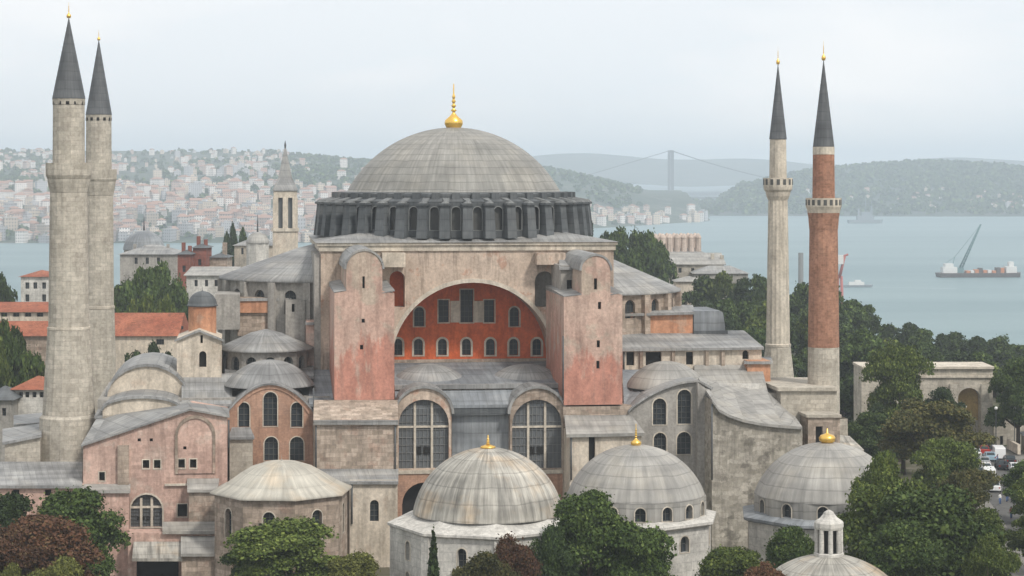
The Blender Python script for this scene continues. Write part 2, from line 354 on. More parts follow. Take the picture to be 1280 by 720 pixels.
def ringwall(name, parent, c, r, z0, z1, n, mat, win=None, ph=0., skip=None, arched=True, th=.6, pil=0., pilmat=None, a0=0., a1=2*pi, frame=0., two=None, wmats=None, wstyle='grid'):
    """faceted wall round a centre, with an opening in each facet. win = (width, z0, z1)"""
    mb = MB(); fns = []; ap = r*cos(pi/n); hw = r*sin(pi/n)
    for k in range(n):
        a = 2*pi*(k+.5)/n+ph
        am = (a-a0) % (2*pi)
        if am > (a1-a0)+1e-6: continue
        nx, ny = cos(a), sin(a); tx, ty = -ny, nx
        def fn(u, v, z, nx=nx, ny=ny, tx=tx, ty=ty): return (c[0]+nx*(ap-v)+tx*u, c[1]+ny*(ap-v)+ty*u, z)
        ws = []
        if win and not (skip and k in skip): ws.append(win)
        if two and not (skip and k in skip): ws.append(two)
        mb.plate([(-hw,z0),(hw,z0),(hw,z1),(-hw,z1)], [(arch(0,q[1],q[2],q[0]) if arched else rect(0,q[1],q[2],q[0])) for q in ws], 0, th, 0, fn)
        for q in ws: fns.append((fn, q))
    o = mb.build(name, mat, parent)
    for fn, q in fns: window(o, 0, q[1], q[2], q[0], 0, wstyle, fn, arched, frame=frame, mats=wmats)
    if pil:
        for k in range(n):
            a = 2*pi*k/n+ph
            if (a-a0) % (2*pi) > (a1-a0)+1e-6: continue
            p = MB(Matrix.Translation((c[0], c[1], 0)) @ Matrix.Rotation(a, 4, 'Z'))
            p.box(r-.3, r+pil, -.5, .5, z0, z1-.01); p.build('pilaster', pilmat or mat, o)
    return o
def cap_prof(r, h, z, n=12):
    R = (r*r+h*h)/(2*h); a = math.asin(min(1, r/R)); a = a if h < r else pi-a
    return [(R*sin(a*(1-i/n)), z+h-R+R*cos(a*(1-i/n))) for i in range(n)]+[(0, z+h)]
def finial(parent, c, z, h, r, mat='gold', onion=True):
    P = [(r*.75,0),(r,.10*h),(r*.95,.18*h),(r*.45,.27*h),(r*.2,.33*h)]
    for i, q in enumerate((.40,.50,.60,.70)):
        P += [(r*.13, q*h-.035*h), (r*(.34-.05*i), q*h), (r*.12, q*h+.035*h)]
    P += [(r*.07,.78*h),(r*.06,.97*h),(0,h)]
    return MB().lathe([(a, z+b) for a, b in P], c, 14).build('finial', mat, parent)

# --- the square under the dome, with the great arch
ul, ur = U(401,-20), U(767,-20)
zc = 39.0
av = -20.0
uc_, rr_ = U(591,av), (693-490)/2*LY(591,av)/F
zs_ = Z(591,453,av)
hole = [(uc_-rr_, zs_-1.2), (uc_+rr_, zs_-1.2)]+[(uc_+rr_*cos(pi*k/28), zs_+rr_*.985*sin(pi*k/28)) for k in range(29)]
def pxarch(x, yt, yb, wpx, v): return arch(U(x,v), Z(x,yb,v), Z(x,yt,v), wpx*LY(x,v)/F)
aw = MB().plate([(ul,10),(ur,10),(ur,zc),(ul,zc)], [hole, pxarch(496.5,339,384,19,av), pxarch(681,339,384,25,av)], av, av+6.9).build('arch_wall', 'beige', mosque)
for x, wpx, mt in ((496.5,19,'red'),(681,25,'greyp')):
    MB().plate(pxarch(x,337,385,wpx+2,av+2.4), [], av+2.4, av+2.6).build('niche', mt, aw)
MB().plate([(uc_+(rr_+.55)*cos(pi*k/28), zs_+(rr_+.55)*.985*sin(pi*k/28)) for k in range(29)]+[(uc_+(rr_-.02)*cos(pi*k/28), zs_+(rr_-.02)*.985*sin(pi*k/28)) for k in range(28,-1,-1)], [], av-.12, av+.05).build('arch_moulding', 'trim', aw)
MB().box(ul,ur,-5.4,20,8,zc).build('core_wall','beige',mosque)
tv = -13.0
TW = [(x,423.5,444,11,'grid',1,.28) for x in (497.5,523,553,583,613,642,671)]
TW += [(524,384,408,12.5,'grid',1,.2),(554.5,375,403,13,'grid',0,.15),(583.5,362,403,16,'grid',0,.15),(611.5,375,403,13,'grid',0,.15),(643,384,408,12,'grid',1,.2)]
ty = wallp('tympanum', [(484,462),(700,462),(700,340),(484,340)], tv, .7, 'red', TW)
for x in (568.5, 598): MB().plate([(U(x-5.5,tv),Z(x,403,tv)),(U(x+5.5,tv),Z(x,403,tv)),(U(x+5.5,tv),Z(x,376,tv)),(U(x-5.5,tv),Z(x,376,tv))],[],tv-.15,tv+.05).build('marble_panel','trim',ty)
MB().box(U(486,tv),U(698,tv),tv-.5,tv-.02,Z(590,453,tv),Z(590,448.5,tv)).build('ledge','stone_pink',ty)
# cornice and the lead skirt up to the drum
cb = MB()
cb.box(ul-.5,ur+.5,-20.5,20.5,zc+.02,zc+.38); cb.box(ul-.25,ur+.25,-20.25,20.25,zc-.75,zc-.01)
cb.build('cornice','trim',mosque)
q0 = zc+.4
sk = MB()
A = [(ul-.7,-20.7,q0),(ur+.7,-20.7,q0),(ur+.7,20.7,q0),(ul-.7,20.7,q0)]
B = [(-14.5,-14.5,q0+1.15),(14.5,-14.5,q0+1.15),(14.5,14.5,q0+1.15),(-14.5,14.5,q0+1.15)]
sk.hexa(A, B); sk.build('skirt_roof','lead',mosque)
# drum with forty ribs and windows
zd0, zd1 = 39.9, 44.9
NR = 40
drum = ringwall('drum', mosque, (0,0,0), 18.9, zd0, zd1, NR, 'lead_dark', (1.2, zd0+1.1, zd1-.7), frame=.13, wmats=['lattice','drumtrim','dark','drumtrim'], wstyle='none')
MB().lathe([(18.7,zd1+.02),(17.3,zd1+.5),(17.3,zd1+1.05),(15.4,zd1+1.3)],n=80,sm=False).build('drum_roof','lead_dark',drum)
for k in range(NR):
    a = 2*pi*k/NR
    T = Matrix.Rotation(a,4,'Z'); p = MB(T)
    p.hexa([(18.6,-.8,zd0),(20.35,-.74,zd0),(20.35,.74,zd0),(18.6,.8,zd0)],[(18.6,-.7,zd1-.5),(19.85,-.62,zd1-.5),(19.85,.62,zd1-.5),(18.6,.7,zd1-.5)])
    p.hexa([(18.3,-.86,zd1-.49),(20.15,-.8,zd1-.49),(20.15,.8,zd1-.49),(18.3,.86,zd1-.49)],[(18.3,-.86,zd1-.2),(20.15,-.8,zd1-.2),(20.15,.8,zd1-.2),(18.3,.86,zd1-.2)])
    p.hexa([(17.4,-.6,zd1-.19),(20.0,-.55,zd1-.19),(20.0,.55,zd1-.19),(17.4,.6,zd1-.19)],[(17.3,-.5,zd1+.55),(19.7,-.1,zd1+.12),(19.7,.1,zd1+.12),(17.3,.5,zd1+.55)],1)
    p.build('rib',['lead_dark','lead_rib'],drum)
    T2 = Matrix.Rotation(a+pi/NR,4,'Z')
    MB(T2).box(16.4,17.75,-.55,.55,zd1+.3,zd1+1.2).build('crest_block','lead_dark',drum)
# dome
zb = 45.75
dome = MB().lathe([(16.15,zb-.1),(15.9,zb+.1)]+cap_prof(15.75,9.75,zb,22),n=96).build('dome','lead_dome',mosque)
finial(dome,(0,0,0),55.35,6.6,1.35)

# --- half domes at the two ends, with walls and windows below
def half_dome(c, r, zt, ze, bow, wz, mat, win):
    h = MB().lathe([(r+.5,ze-.3),(r+.55,ze),(r*.78,ze+(zt-ze)*(.22+bow)),(r*.5,ze+(zt-ze)*(.5+bow)),(r*.25,ze+(zt-ze)*(.78+bow*.6)),(0,zt)],(c[0],c[1],0),n=48).build('half_dome','lead',mosque)
    wl = ringwall('half_dome_wall',mosque,c,r,wz,ze-.32,18,mat,win,ph=0,pil=.7)
    return h
half_dome((-19.2,0),14.2,38.9,34.0,.06,22,'greyp',(1.7,29.3,32.6))
half_dome((19.2,0),13.7,37.7,31.9,.05,20,'stone_pink',(1.6,28.3,30.9))

# --- great buttresses
def buttress(px0,px1,pn0,pn1,ytop,ysh0,ysh1,ybot,slits,patch,vf=-37.0,vb=-20.05):
    x0,x1,n0,n1 = U(px0,vf),U(px1,vf),U(pn0,vf),U(pn1,vf); zz = lambda y: Z((px0+px1)/2,y,vf)
    r = (n1-n0)/2; uc = (n0+n1)/2; zt = zz(ytop); zs = zt-r
    ol = [(x0,zz(ybot)),(x1,zz(ybot)),(x1,zz(ysh1)),(n1,zz(ysh1)+.25)]+[(uc+r*cos(pi*k/14),zs+r*sin(pi*k/14)) for k in range(15)]+[(n0,zz(ysh0)+.25),(x0,zz(ysh0))]
    sl = [rect(U(x,vf),zz(y+h/2),zz(y-h/2),wd*LY(x,vf)/F) for x,y,wd,h in slits]
    o = MB().plate(ol,sl,vf,vb).build('buttress','pink',mosque)
    for (x,y,wd,h) in slits: MB().plate(rect(U(x,vf),zz(y+h/2)-.02,zz(y-h/2)+.02,wd*LY(x,vf)/F+.04),[],vf+.5,vf+.6).build('slit','dark',o)
    ring = [(uc+(r+.28)*cos(pi*k/14),zs+(r+.28)*sin(pi*k/14)) for k in range(15)]
    inn = [(uc+(r+.02)*cos(pi*k/14),zs+(r+.02)*sin(pi*k/14)) for k in range(14,-1,-1)]
    MB().plate(ring+inn,[],vf-.12,vb).build('vault_roof','lead',o)
    for a,b,ys in ((x0-.05,n0-.02,ysh0),(n1+.02,x1+.05,ysh1)):
        MB().hexa([(a,vf-.05,zz(ys)+.02),(b,vf-.05,zz(ys)+.27),(b,vb,zz(ys)+.27),(a,vb,zz(ys)+.02)],[(a,vf-.05,zz(ys)+.12),(b,vf-.05,zz(ys)+.40),(b,vb,zz(ys)+.9),(a,vb,zz(ys)+.6)]).build('shoulder_roof','lead',o)
    return o
buttress(418,493,433,478,314,366,367,500,[(454.5,353,3,15),(454,401,4,5),(452,434,4,6)],0)
buttress(705,778,727,763,320,371,369,506,[(744.5,355,4,14),(749.5,382,4,9),(748,430,4,9),(747.5,456,4,10)],0)
wallp('pier_cap',[(478,334),(507,334),(507,316.5),(478,316.5)],-22.5,2.4,'cream')
wallp('pier_cap',[(671,331),(707,331),(707,316.5),(671,316.5)],-22.5,2.4,'beige')
wallp('stair_turret',[(701,400),(724,400),(724,332),(701,332)],-29,8.9,'greyp',[(713,350,366,9,'dark',0)])
roofp('turret_roof',[(699,334,-29.4),(727,334,-29.4),(726,324,-22),(699,324,-22)])
# --- the gallery roof under the tympanum, two low domes on it
zt0, zt1 = Z(590,452,tv), Z(590,481,-31)
gu0, gu1 = U(493,-31)-.0, U(706,-31)
MB().slab([(U(484,tv),tv-.02,zt0),(gu0-1,-31,zt1),(gu1+1,-31,zt1),(U(700,tv),tv-.02,zt0)],.5).build('gallery_roof','lead_blue',mosque)
for x in (536,657):
    cu = U(x,-23.5); MB().lathe(cap_prof(5.2,2.3,Z(x,476,-23.5),9),(cu,-23.5,0),28).build('low_dome','lead',mosque)
MB().box(gu0,gu1,-31.4,-13.8,5,zt1-.55).build('gallery_block','beige',mosque)
MB().box(gu0,gu1,-31.8,-31.02,zt1-.45,zt1+.12).build('gallery_cornice','lead',mosque)
# second slope down to the bays
zt2 = Z(600,506,-35.4)
MB().slab([(gu0,-31.45,zt1-.6),(gu0,-35.4,zt2),(gu1,-35.4,zt2),(gu1,-31.45,zt1-.6)],.4).build('lower_gallery_roof','lead_blue',mosque)
# --- two window bays between the buttresses
def bay(p0,p1,pc,wpx,mat,v=-36.2):
    hw = (p1-p0)/2*LY(pc,v)/F; uc = U(pc,v); zt = Z(pc,485.5,v); zs = zt-hw*.92
    ol = [(uc-hw,-1),(uc+hw,-1)]+[(uc+hw*cos(pi*k/20),zs+hw*.92*sin(pi*k/20)) for k in range(21)]
    ww = wpx*LY(pc,v)/F; z0,z1 = Z(pc,586,v),Z(pc,499.5,v)
    dz0,dz1 = Z(pc,652,v),Z(pc,603,v)
    o = MB().plate(ol,[arch(uc,z0,z1,ww,16),arch(uc,dz0,dz1,ww*.86,12)],v,v+4.7).build('window_bay',mat,mosque)
    window(o,uc,z0,z1,ww,v+.25,'tri',mats=['glassg','trim','dark','lattice2'])
    MB().plate([(uc-hw+.02,Z(pc,660,v)),(uc+hw-.02,Z(pc,660,v)),(uc+hw-.02,Z(pc,592.5,v)),(uc-hw+.02,Z(pc,592.5,v))],[arch(uc,Z(pc,659.8,v),dz1,ww*.86,12)],v-.12,v-.01).build('ochre_panel','ochre',o)
    window(o,uc,dz0,dz1,ww*.86,v+1.2,'none',name='doorway',mats=['dark','trim','dark','dark'])
    ro = [(uc+(hw+.35)*cos(pi*k/20),zs+(hw+.35)*.94*sin(pi*k/20)) for k in range(21)]+[(uc+(hw+.02)*cos(pi*k/20),zs+(hw+.02)*.92*sin(pi*k/20)) for k in range(20,-1,-1)]
    MB().plate(ro,[],v-.3,v+4.7).build('vault_roof','lead',o)
    MB().box(uc-hw,uc+hw,v-.25,v-.01,Z(pc,592,v),Z(pc,587.5,v)).build('sill','trim',o)
    return o
bay(495,564.5,529.7,63,'beige'); bay(638,706,671.5,63,'stone_pink')
MB().plate([(U(565,-34.5),-1),(U(638,-34.5),-1),(U(638,-34.5),Z(600,518,-34.5)),(U(565,-34.5),Z(600,518,-34.5))],[],-34.5,-31.5).build('clad_pier','lead_blue',mosque)
MB().box(U(563,-35.3),U(640,-35.3),-35.3,-34.52,Z(600,519,-35.3),Z(600,508,-35.3)).build('pier_cornice','lead_dark',mosque)
# --- feet of the left buttress
wallp('buttress_foot',[(393,586),(497,586),(497,527),(393,527)],-42,21,'stone_pink',zfloor=-1)
roofp('foot_roof',[(391.5,527,-42.3),(498,527,-42.3),(497,500,-37.05),(392.5,500,-37.05)],'stone_pink',.5)
wallp('foot_ledge',[(392,531),(498,531),(498,525.5),(392,525.5)],-42.5,.45,'lead')
wallp('foot_wall',[(437,665),(497,665),(497,600),(437,600)],-46,3.9,'cream',[(468,625,652,11,'grid',1)],zfloor=-1)
roofp('foot_wall_roof',[(388,602,-46.4),(498,602,-46.4),(498,586,-42.1),(388,586,-42.1)])
# --- foot of the right buttress: lean-to roof on a pale wall
wallp('lean_wall',[(712,605),(802,605),(802,541),(712,541)],-42,8,'cream',[(740,544,578,8,'dark',0)],zfloor=-1)
roofp('lean_roof',[(708,543,-42.5),(806,541,-42.5),(781,507,-34),(704,507,-34)],'lead_grey',.4)
MB().box(U(704,-36.9),U(790,-36.9),-36.9,-21,-1,Z(740,508,-36.9)).build('lean_block','stone_pink',mosque)

# --- west side: stepped walls, apses, turret
wallp('stair_block',[(297,420),(396,420),(396,372),(297,372)],-12,11,'stone_pink',[(345,378,390,6,'dark',1)])
wallp('plaster_band',[(298,391),(344,391),(344,373.5),(298,373.5)],-12.4,.38,'orange')
roofp('stair_roof',[(294,373.5,-12.6),(398,372,-12.6),(398,366,-4),(294,367,-4)])
wallp('stair_tower',[(357,460),(381,460),(381,375),(357,375)],-15,8,'greyp',[(366.5,380,390,3.5,'dark',0)])
wallp('pink_pier',[(383,462),(411.5,462),(411.5,402),(383,402)],-19,12,'pink_wall',[(397,444,452,5,'dark',0)])
roofp('pink_pier_roof',[(381.5,403,-19.4),(413,403,-19.4),(412,398,-12),(382,398,-12)])
wallp('tall_wall',[(393,500),(419,500),(419,318),(393,318)],-19.6,15,'greyp',[(428-20,371,380,4,'dark',0)])
def apse(pc,hwpx,v,yt,ye,yb,mat,win):
    c = (U(pc,v),v); r = hwpx*LY(pc,v)/F; ze = Z(pc,ye,v-r*.7); zt = Z(pc,yt,v); z0 = 8
    MB().lathe([(r+.6,ze-.25),(r+.65,ze),(r*.7,ze+(zt-ze)*.42),(r*.35,ze+(zt-ze)*.8),(0,zt)],(c[0],c[1],0),36).build('apse_roof','lead',mosque)
    return ringwall('apse_wall',mosque,c,r,z0,ze-.27,14,mat,win and (win[0],ze-win[1],ze-win[2]),ph=.1)
apse(332,54,-19,411,437,462,'greyp',(1.5,2.9,.9))
wallp('turret_base',[(221,470),(277,470),(277,423),(249,412),(221,423)],-27,8,'cream',[(253.5,439,459,9,'dark',1),(252,419,429,3,'dark',0)],zfloor=8)
MB().slab([LP(218,424.5,-27.4),LP(249,412,-27.4),LP(249,412,-19),LP(218,424.5,-19)],.3).slab([LP(249,412,-27.4),LP(280,424.5,-27.4),LP(280,424.5,-19),LP(249,412,-19)],.3).build('turret_base_roof','lead',mosque)
tu = (U(253,-22),-22,0); rz = lambda y: Z(253,y,-22)
t_ = MB().lathe([(1.85,rz(430)),(1.85,rz(382))],tu,24).build('turret_drum','orange',mosque)
MB().lathe([(2.05,rz(382.5)),(2.1,rz(381))]+[(a,b) for a,b in cap_prof(1.95,1.85,rz(381),8)],tu,24).build('turret_dome','lead_dark',t_)
finial(t_,tu,rz(365),.8,.16,'lead_dark')
wallp('turret_flank',[(269,412),(300,412),(300,368),(269,368)],-14,8,'greyp')
# the block that carries the roofs on the left, and its roofs
MB().box(U(228,-33),U(412,-33),-33,-18,-1,Z(300,497,-33)).build('nave_flank','greyp',mosque)
roofp('flank_roof',[(227,505,-34),(290,505,-34),(291,467,-26),(227,467,-26)],'lead')
roofp('flank_roof',[(386,505,-35.5),(419,505,-35.5),(419,462,-21),(386,462,-21)],'lead_blue')
roofp('flank_roof',[(281,470,-26.5),(392,470,-26.5),(392,457,-19.5),(281,457,-19.5)],'lead')
# --- arched brick front with five windows
def archfront(p0,p1,pc,yc,yedge,v,mat,wins,depth,roofmat):
    e = (yedge-yc); n = 18
    pts = [(p0,600),(p1,600)]+[(p1+(p0-p1)*k/n, yc+e*(1-sin(pi*k/n)**.8)) for k in range(n+1)]
    o = wallp('arched_front',pts,v,depth,mat,wins,zfloor=-1)
    arc = [(p1+1.5+(p0-p1-3)*k/n, yc+e*(1-sin(pi*k/n)**.8)-2.4) for k in range(n+1)]
    out_ = [(U(x,v),Z(x,y,v)) for x,y in arc]; inn = [(U(x,v),Z(x,y+2.3,v)) for x,y in arc][::-1]
    MB().plate(out_+inn,[],v-.4,v+depth).build('vault_roof',roofmat,o)
    arc2 = [(U(x,v),Z(x,y+2.4,v)) for x,y in arc]; in2 = [(U(pc+(x-pc)*.93,v),Z(pc+(x-pc)*.93,y+7,v)) for x,y in arc][::-1]
    MB().plate(arc2+in2,[],v-.15,v+.03).build('arch_band',mat,o)
    return o
af = archfront(283.5,393,338,481,521,-37,'ochre',[(305,503,534,13.5,'grid',1,.12),(338,490,533,17,'grid',1,.12),(371,503,534,14,'grid',1,.12),(339,546,576,17,'grid',1,.12),(371,546,576,17,'grid',1,.12),(306,548,576,14,'grid',1,.12)],9,'lead')
cu = U(337,-29); MB().lathe(cap_prof(5.9,3.3,Z(337,481,-29),9),(cu,-29,0),32).build('vault_dome','lead',mosque)
wallp('corner_pier',[(287,600),(316,600),(316,545),(287,545)],-40,4,'stone',zfloor=-1)
roofp('corner_pier_roof',[(285,546,-40.4),(318,546,-40.4),(313,534,-37.1),(290,534,-37.1)])
# --- pink annexe with the long gable
an = wallp('annexe',[(104,700),(284,700),(284,521),(237,512.5),(104,556)],-45,11,'pink_wall',
   [(182.5,575,585.5,8,'dark',0,.12),(196.5,575,585.5,8,'dark',0,.12),(227,574,585,8,'dark',0,.12),(241.5,574,585,8,'dark',0,.12),(127.5,590,601,7,'dark',0,.1),(183,618,659,39,'tri',1,.2),(228,630,646,12,'dark',0,.1),(174,548,552,4,'dark',0),(189,548,552,4,'dark',0),(231,558,562,4,'dark',0)],zfloor=-1)
v = -45
roofp('annexe_roof',[(101,556.5,-45.4),(237.5,511,-45.4),(233,501,-35),(124,517,-35)],'lead',.22)
roofp('annexe_roof',[(237.5,511,-45.4),(287,520,-45.4),(286,510,-35),(233,501,-35)],'lead',.22)
ro = pxarch(244,519,592,50,-45.12); ri = pxarch(244,523,592,43,-45.12)
MB().plate(ro,[ri],-45.15,-44.98).build('blind_arch','stone_pink',an)
MB().box(U(147,-45.5),U(161,-45.5),-45.5,-44.98,Z(150,606,-45.5),Z(150,557,-45.5)).build('pilaster','stone_pink',an)
MB().box(U(206,-45.3),U(272,-45.3),-45.3,-44.98,Z(240,607,-45.3),Z(240,604.5,-45.3)).build('string_course','trim',an)
wallp('annexe_porch',[(104,700),(161,700),(161,612),(104,612)],-48,3,'pink_wall',zfloor=-1)
roofp('annexe_porch_roof',[(101,613,-48.4),(163,613,-48.4),(163,605,-45.05),(101,605,-45.05)],'lead_grey')
wallp('annexe_porch',[(236,700),(270,700),(270,611),(236,611)],-48,3,'stone_pink',zfloor=-1)
roofp('annexe_porch_roof',[(234,612,-48.4),(272,612,-48.4),(274,598,-45.05),(234,598,-45.05)],'lead_grey')
roofp('annexe_porch_roof',[(203,664,-51.5),(271,664,-51.5),(271,652,-48.1),(203,652,-48.1)],'lead_grey')
wallp('annexe_porch',[(160,720),(272,720),(272,666),(160,666)],-51,2.9,'pink_wall',[(197,700,735,52,'dark',0)],zfloor=-1)
roofp('portal_roof',[(165,698,-55),(228,698,-55),(226,677,-51.1),(167,677,-51.1)],'lead_pale')
roofp('portal_roof',[(226,692,-55.5),(303,692,-55.5),(301,670,-51.1),(226,670,-51.1)],'lead_grey')
wallp('portal_wall',[(227,730),(301,730),(301,694),(227,694)],-55,3.8,'stone_pink',zfloor=-1)
# vaults between the minarets and the annexe
def vault(pc,hwpx,yt,ye,v,d,mat='lead'):
    uc=U(pc,v); hw=hwpx*LY(pc,v)/F; zt,ze=Z(pc,yt,v),Z(pc,ye,v); n=12
    arcp=[(uc+hw*cos(pi*k/n),ze+(zt-ze)*sin(pi*k/n)) for k in range(n+1)]
    o=MB().plate([(uc-hw,-1),(uc+hw,-1)]+arcp,[],v,v+d).build('vault',"cream",mosque)
    ao=[(uc+(hw+.3)*cos(pi*k/n),ze+.02+(zt-ze+.35)*sin(pi*k/n)) for k in range(n+1)]; ai=[(uc+hw*cos(pi*k/n),ze+.02+(zt-ze)*sin(pi*k/n)) for k in range(n,-1,-1)]
    MB().plate(ao+ai,[],v-.3,v+d).build('vault_roof',mat,o)
vault(177,48,498,513,-37,8); vault(184,50,458,500,-29,18)
MB().box(U(122,-33),U(228,-33),-33,-10,-1,Z(180,499,-33)).build('narthex_block','greyp',mosque)
roofp('narthex_roof',[(118,520,-37),(229,516,-37),(229,480,-20),(135,485,-20)],'lead')
# low wing at the far left
wallp('low_wing',[(-60,640),(104,640),(104,606),(-60,606)],-46,12,'pink_wall',[(20,612,620,8,'dark',0),(60,612,620,8,'dark',0)],zfloor=-1)
roofp('low_wing_roof',[(-62,607,-46.5),(103,607,-46.5),(103,577,-34.5),(-62,577,-34.5)],'lead')
wallp('side_shed',[(6,580),(50,580),(50,544),(6,552)],-33,8,'stone',zfloor=-1)
roofp('side_shed_roof',[(3,553,-33.4),(52,543,-33.4),(52,529,-24.5),(3,536,-24.5)])
wallp('side_shed',[(20,545),(60,545),(60,527),(20,530)],-20,8,'cream',zfloor=-1)
roofp('side_shed_roof',[(17,531,-20.4),(62,527,-20.4),(62,515,-11.5),(17,519,-11.5)])

# --- east side
wallp('stepped_wall',[(776,424),(866,424),(866,391),(776,391)],-12,12,'orange')
roofp('stepped_roof',[(774,392.5,-12.6),(868,390,-12.6),(866,381,-4),(800,381,-4)])
uc=U(886.5,-12); hw=20*LY(886,-12)/F
MB().plate([(uc-hw,Z(886,425,-12)),(uc+hw,Z(886,425,-12)),(uc+hw,Z(886,408,-12)),(uc+hw*.86,Z(886,391,-12)),(uc+hw*.7,Z(886,388.5,-12)),(uc-hw,Z(886,388.5,-12))],[],-12.2,-3).build('vault_roof','lead_blue',mosque)
MB().box(uc-hw-.1,uc+hw+.3,-12.6,-12.21,Z(886,419,-12),Z(886,413,-12)).build('vault_ledge','lead_dark',mosque)
wallp('aisle_wall',[(777,480),(952,480),(952,435),(777,435)],-22,20,'cream',[(788,440,457,10,'dark',0),(817,440,457,20,'dark',0),(862,440,456,9,'dark',0),(932,438,449,8,'dark',1)],zfloor=-1)
for x in (802,842,884,904): wallp('pilaster',[(x-2,460),(x+2,460),(x+2,436),(x-2,436)],-22.4,.38,'stone_pink')
roofp('aisle_roof',[(774,436,-22.6),(955,434,-22.6),(930,413,-10),(776,413,-10)],'lead')
wallp('choir_block',[(934,480),(963,480),(963,451),(934,451)],-24,8,'orange')
roofp('choir_roof',[(930,452,-24.4),(966,452,-24.4),(964,446,-17),(932,446,-17)])
roofp('choir_roof',[(868,492,-30),(960,491,-30),(952,456,-22.1),(868,456,-22.1)],'lead_grey')
MB().box(U(870,-29.5),U(1000,-29.5),-29.5,-22.2,-1,Z(900,493,-29.5)).build('choir_wall','stone',mosque)
wallp('parapet',[(906,493),(952,493),(952,480),(906,480)],-31,.5,'white')
# grey window front with its vault
n=16; P=[(785+(873-785)*k/n, 477.5+ (1-sin(pi/2*k/n)**.8)*38) for k in range(n+1)]
gf = wallp('grey_front',[(785,640),(889,640),(889,487),(880,478.5)]+P[::-1],-37,9,'greyp',[(824.5,498,531,17,'grid',1,.15),(855.5,487,530,17.5,'grid',1,.15),(825,541,566,16,'grid',1,.15),(855,540,568,18,'grid',1,.15)],zfloor=-1)
ao=[(U(x,-37),Z(x,y-2.6,-37)) for x,y in P]+[(U(891,-37),Z(891,484,-37))]; ai=[(U(x,-37),Z(x,y-.1,-37)) for x,y in P+[(889,487)]][::-1]
MB().plate(ao+ai,[],-37.5,-28).build('vault_roof','lead',gf)
cu=U(833,-29); MB().lathe(cap_prof(5.5,3.4,Z(833,483,-29),9),(cu,-29,0),32).build('vault_dome','lead_grey',mosque)
MB().box(U(783,-30),U(889,-30),-30,-22.2,-1,Z(830,486,-30)).build('vault_block','greyp',mosque)
roofp('flank_roof',[(780,509,-35.5),(800,500,-35.5),(800,462,-24),(778,462,-24)],'lead_blue')
# rough stone buttress wall with the sweeping roof
E=[(890,500),(899,512),(912,519),(930,525),(952,529.5),(976,532),(1003,534)]
rb = wallp('rough_wall',[(890,700),(1003,700)]+E[::-1],-43,12,'stone_rough',zfloor=-1)
G=[(872,471),(884,474),(898,478),(914,482),(934,485),(958,488),(992,518)]
rm = MB()
for i in range(len(E)-1):
    rm.slab([LP(E[i][0],E[i][1]-.5,-43.5),LP(E[i+1][0],E[i+1][1]-.5,-43.5),LP(*G[i+1],-31),LP(*G[i],-31)],.35)
rm.build('sweeping_roof','lead_grey',mosque)
wallp('grey_return',[(872,640),(890,640),(890,500),(884,487),(872,478)],-38.5,1.45,'greyp',zfloor=-1)
# stepped stone block that carries the brick minaret
wallp('minaret_podium',[(976,560),(1046,560),(1046,487),(976,487)],-32,14,'stone',zfloor=-1)
wallp('podium_ledge',[(972,489),(1048,489),(1048,484.5),(972,484.5)],-32.4,14.5,'stone')
wallp('podium_step',[(1010,600),(1050,600),(1050,520),(1010,520)],-36,3.9,'stone_pink',[(1024,533,556,9,'dark',0)],zfloor=-1)
wallp('podium_ledge',[(1008,522),(1052,522),(1052,518.5),(1008,518.5)],-36.3,4.2,'stone')
roofp('podium_roof',[(1040,566,-40),(1080,562,-40),(1062,545,-33),(1040,543,-33)],'lead_pale')
wallp('podium_low',[(1040,600),(1078,600),(1078,566),(1040,568)],-39.6,7,'cream',zfloor=-1)

# ------------------------------------------------------------------ MINARETS
def minaret(label, px, Y, spec, loc_z=0.):
    """spec: list of (part, material, rows and half-widths in pixels)"""
    c = W(px, HY, Y); root = thing('minaret', label, 'minaret', (c.x, Y, 0), AN)
    k = Y/F; zz = lambda y: CH-(y-HY)*k
    for name, mat, prof, n, sm, fl in spec:
        ph = pi/n if n <= 16 else 0
        MB().lathe([(h*k*(1.4142 if n == 4 else 1.055 if n == 8 else 1), zz(y)) for y, h in prof], n=n, sm=sm, flute=fl, ph=ph).build(name, mat, root)
    return root, k, zz
def bal_windows(root, k, zz, y0, y1, r, n, mat='dark', wd=.22):
    for i in range(n):
        a = 2*pi*i/n; T = Matrix.Rotation(a, 4, 'Z')
        MB(T).box(r*k-.1, r*k+.03, -wd, wd, zz(y1), zz(y0)).build('opening', mat, root)
OCT = 16
r_,k,zz = minaret('thick stone minaret nearest the pink annexe, tallest in the photo', 86, 280, [
 ('spire','spire',[(123.5,20.5),(122,20.3),(22,.3),(20,0)],24,True,0), ('collar','stone',[(131,20),(124,20.3),(123.6,20.3)],OCT,False,0),
 ('upper_shaft','stone',[(205,20),(131.2,19.6)],OCT,False,0),
 ('balcony','stone',[(240,23.5),(232,25.2),(226,26.3),(224,26.3),(219,28.5),(203.5,28.5),(203.5,26.5),(208,26.5),(208,19)],OCT,False,0),
 ('shaft','stone',[(408,25.3),(240.2,23.2)],OCT,False,0), ('band','trim',[(412,26.3),(411,26.8),(408.5,26.8),(408,25.2)],OCT,False,0),
 ('shaft_foot','stone',[(517,32.5),(412,26.4)],OCT,False,0), ('pedestal','stone',[(720,41),(600,38),(521,36),(517.2,32.6)],OCT,False,0)], 0)
bal_windows(r_,k,zz,127,131,19.6,12)
finial(r_,(0,0,0),zz(22.5),2.1,.3)
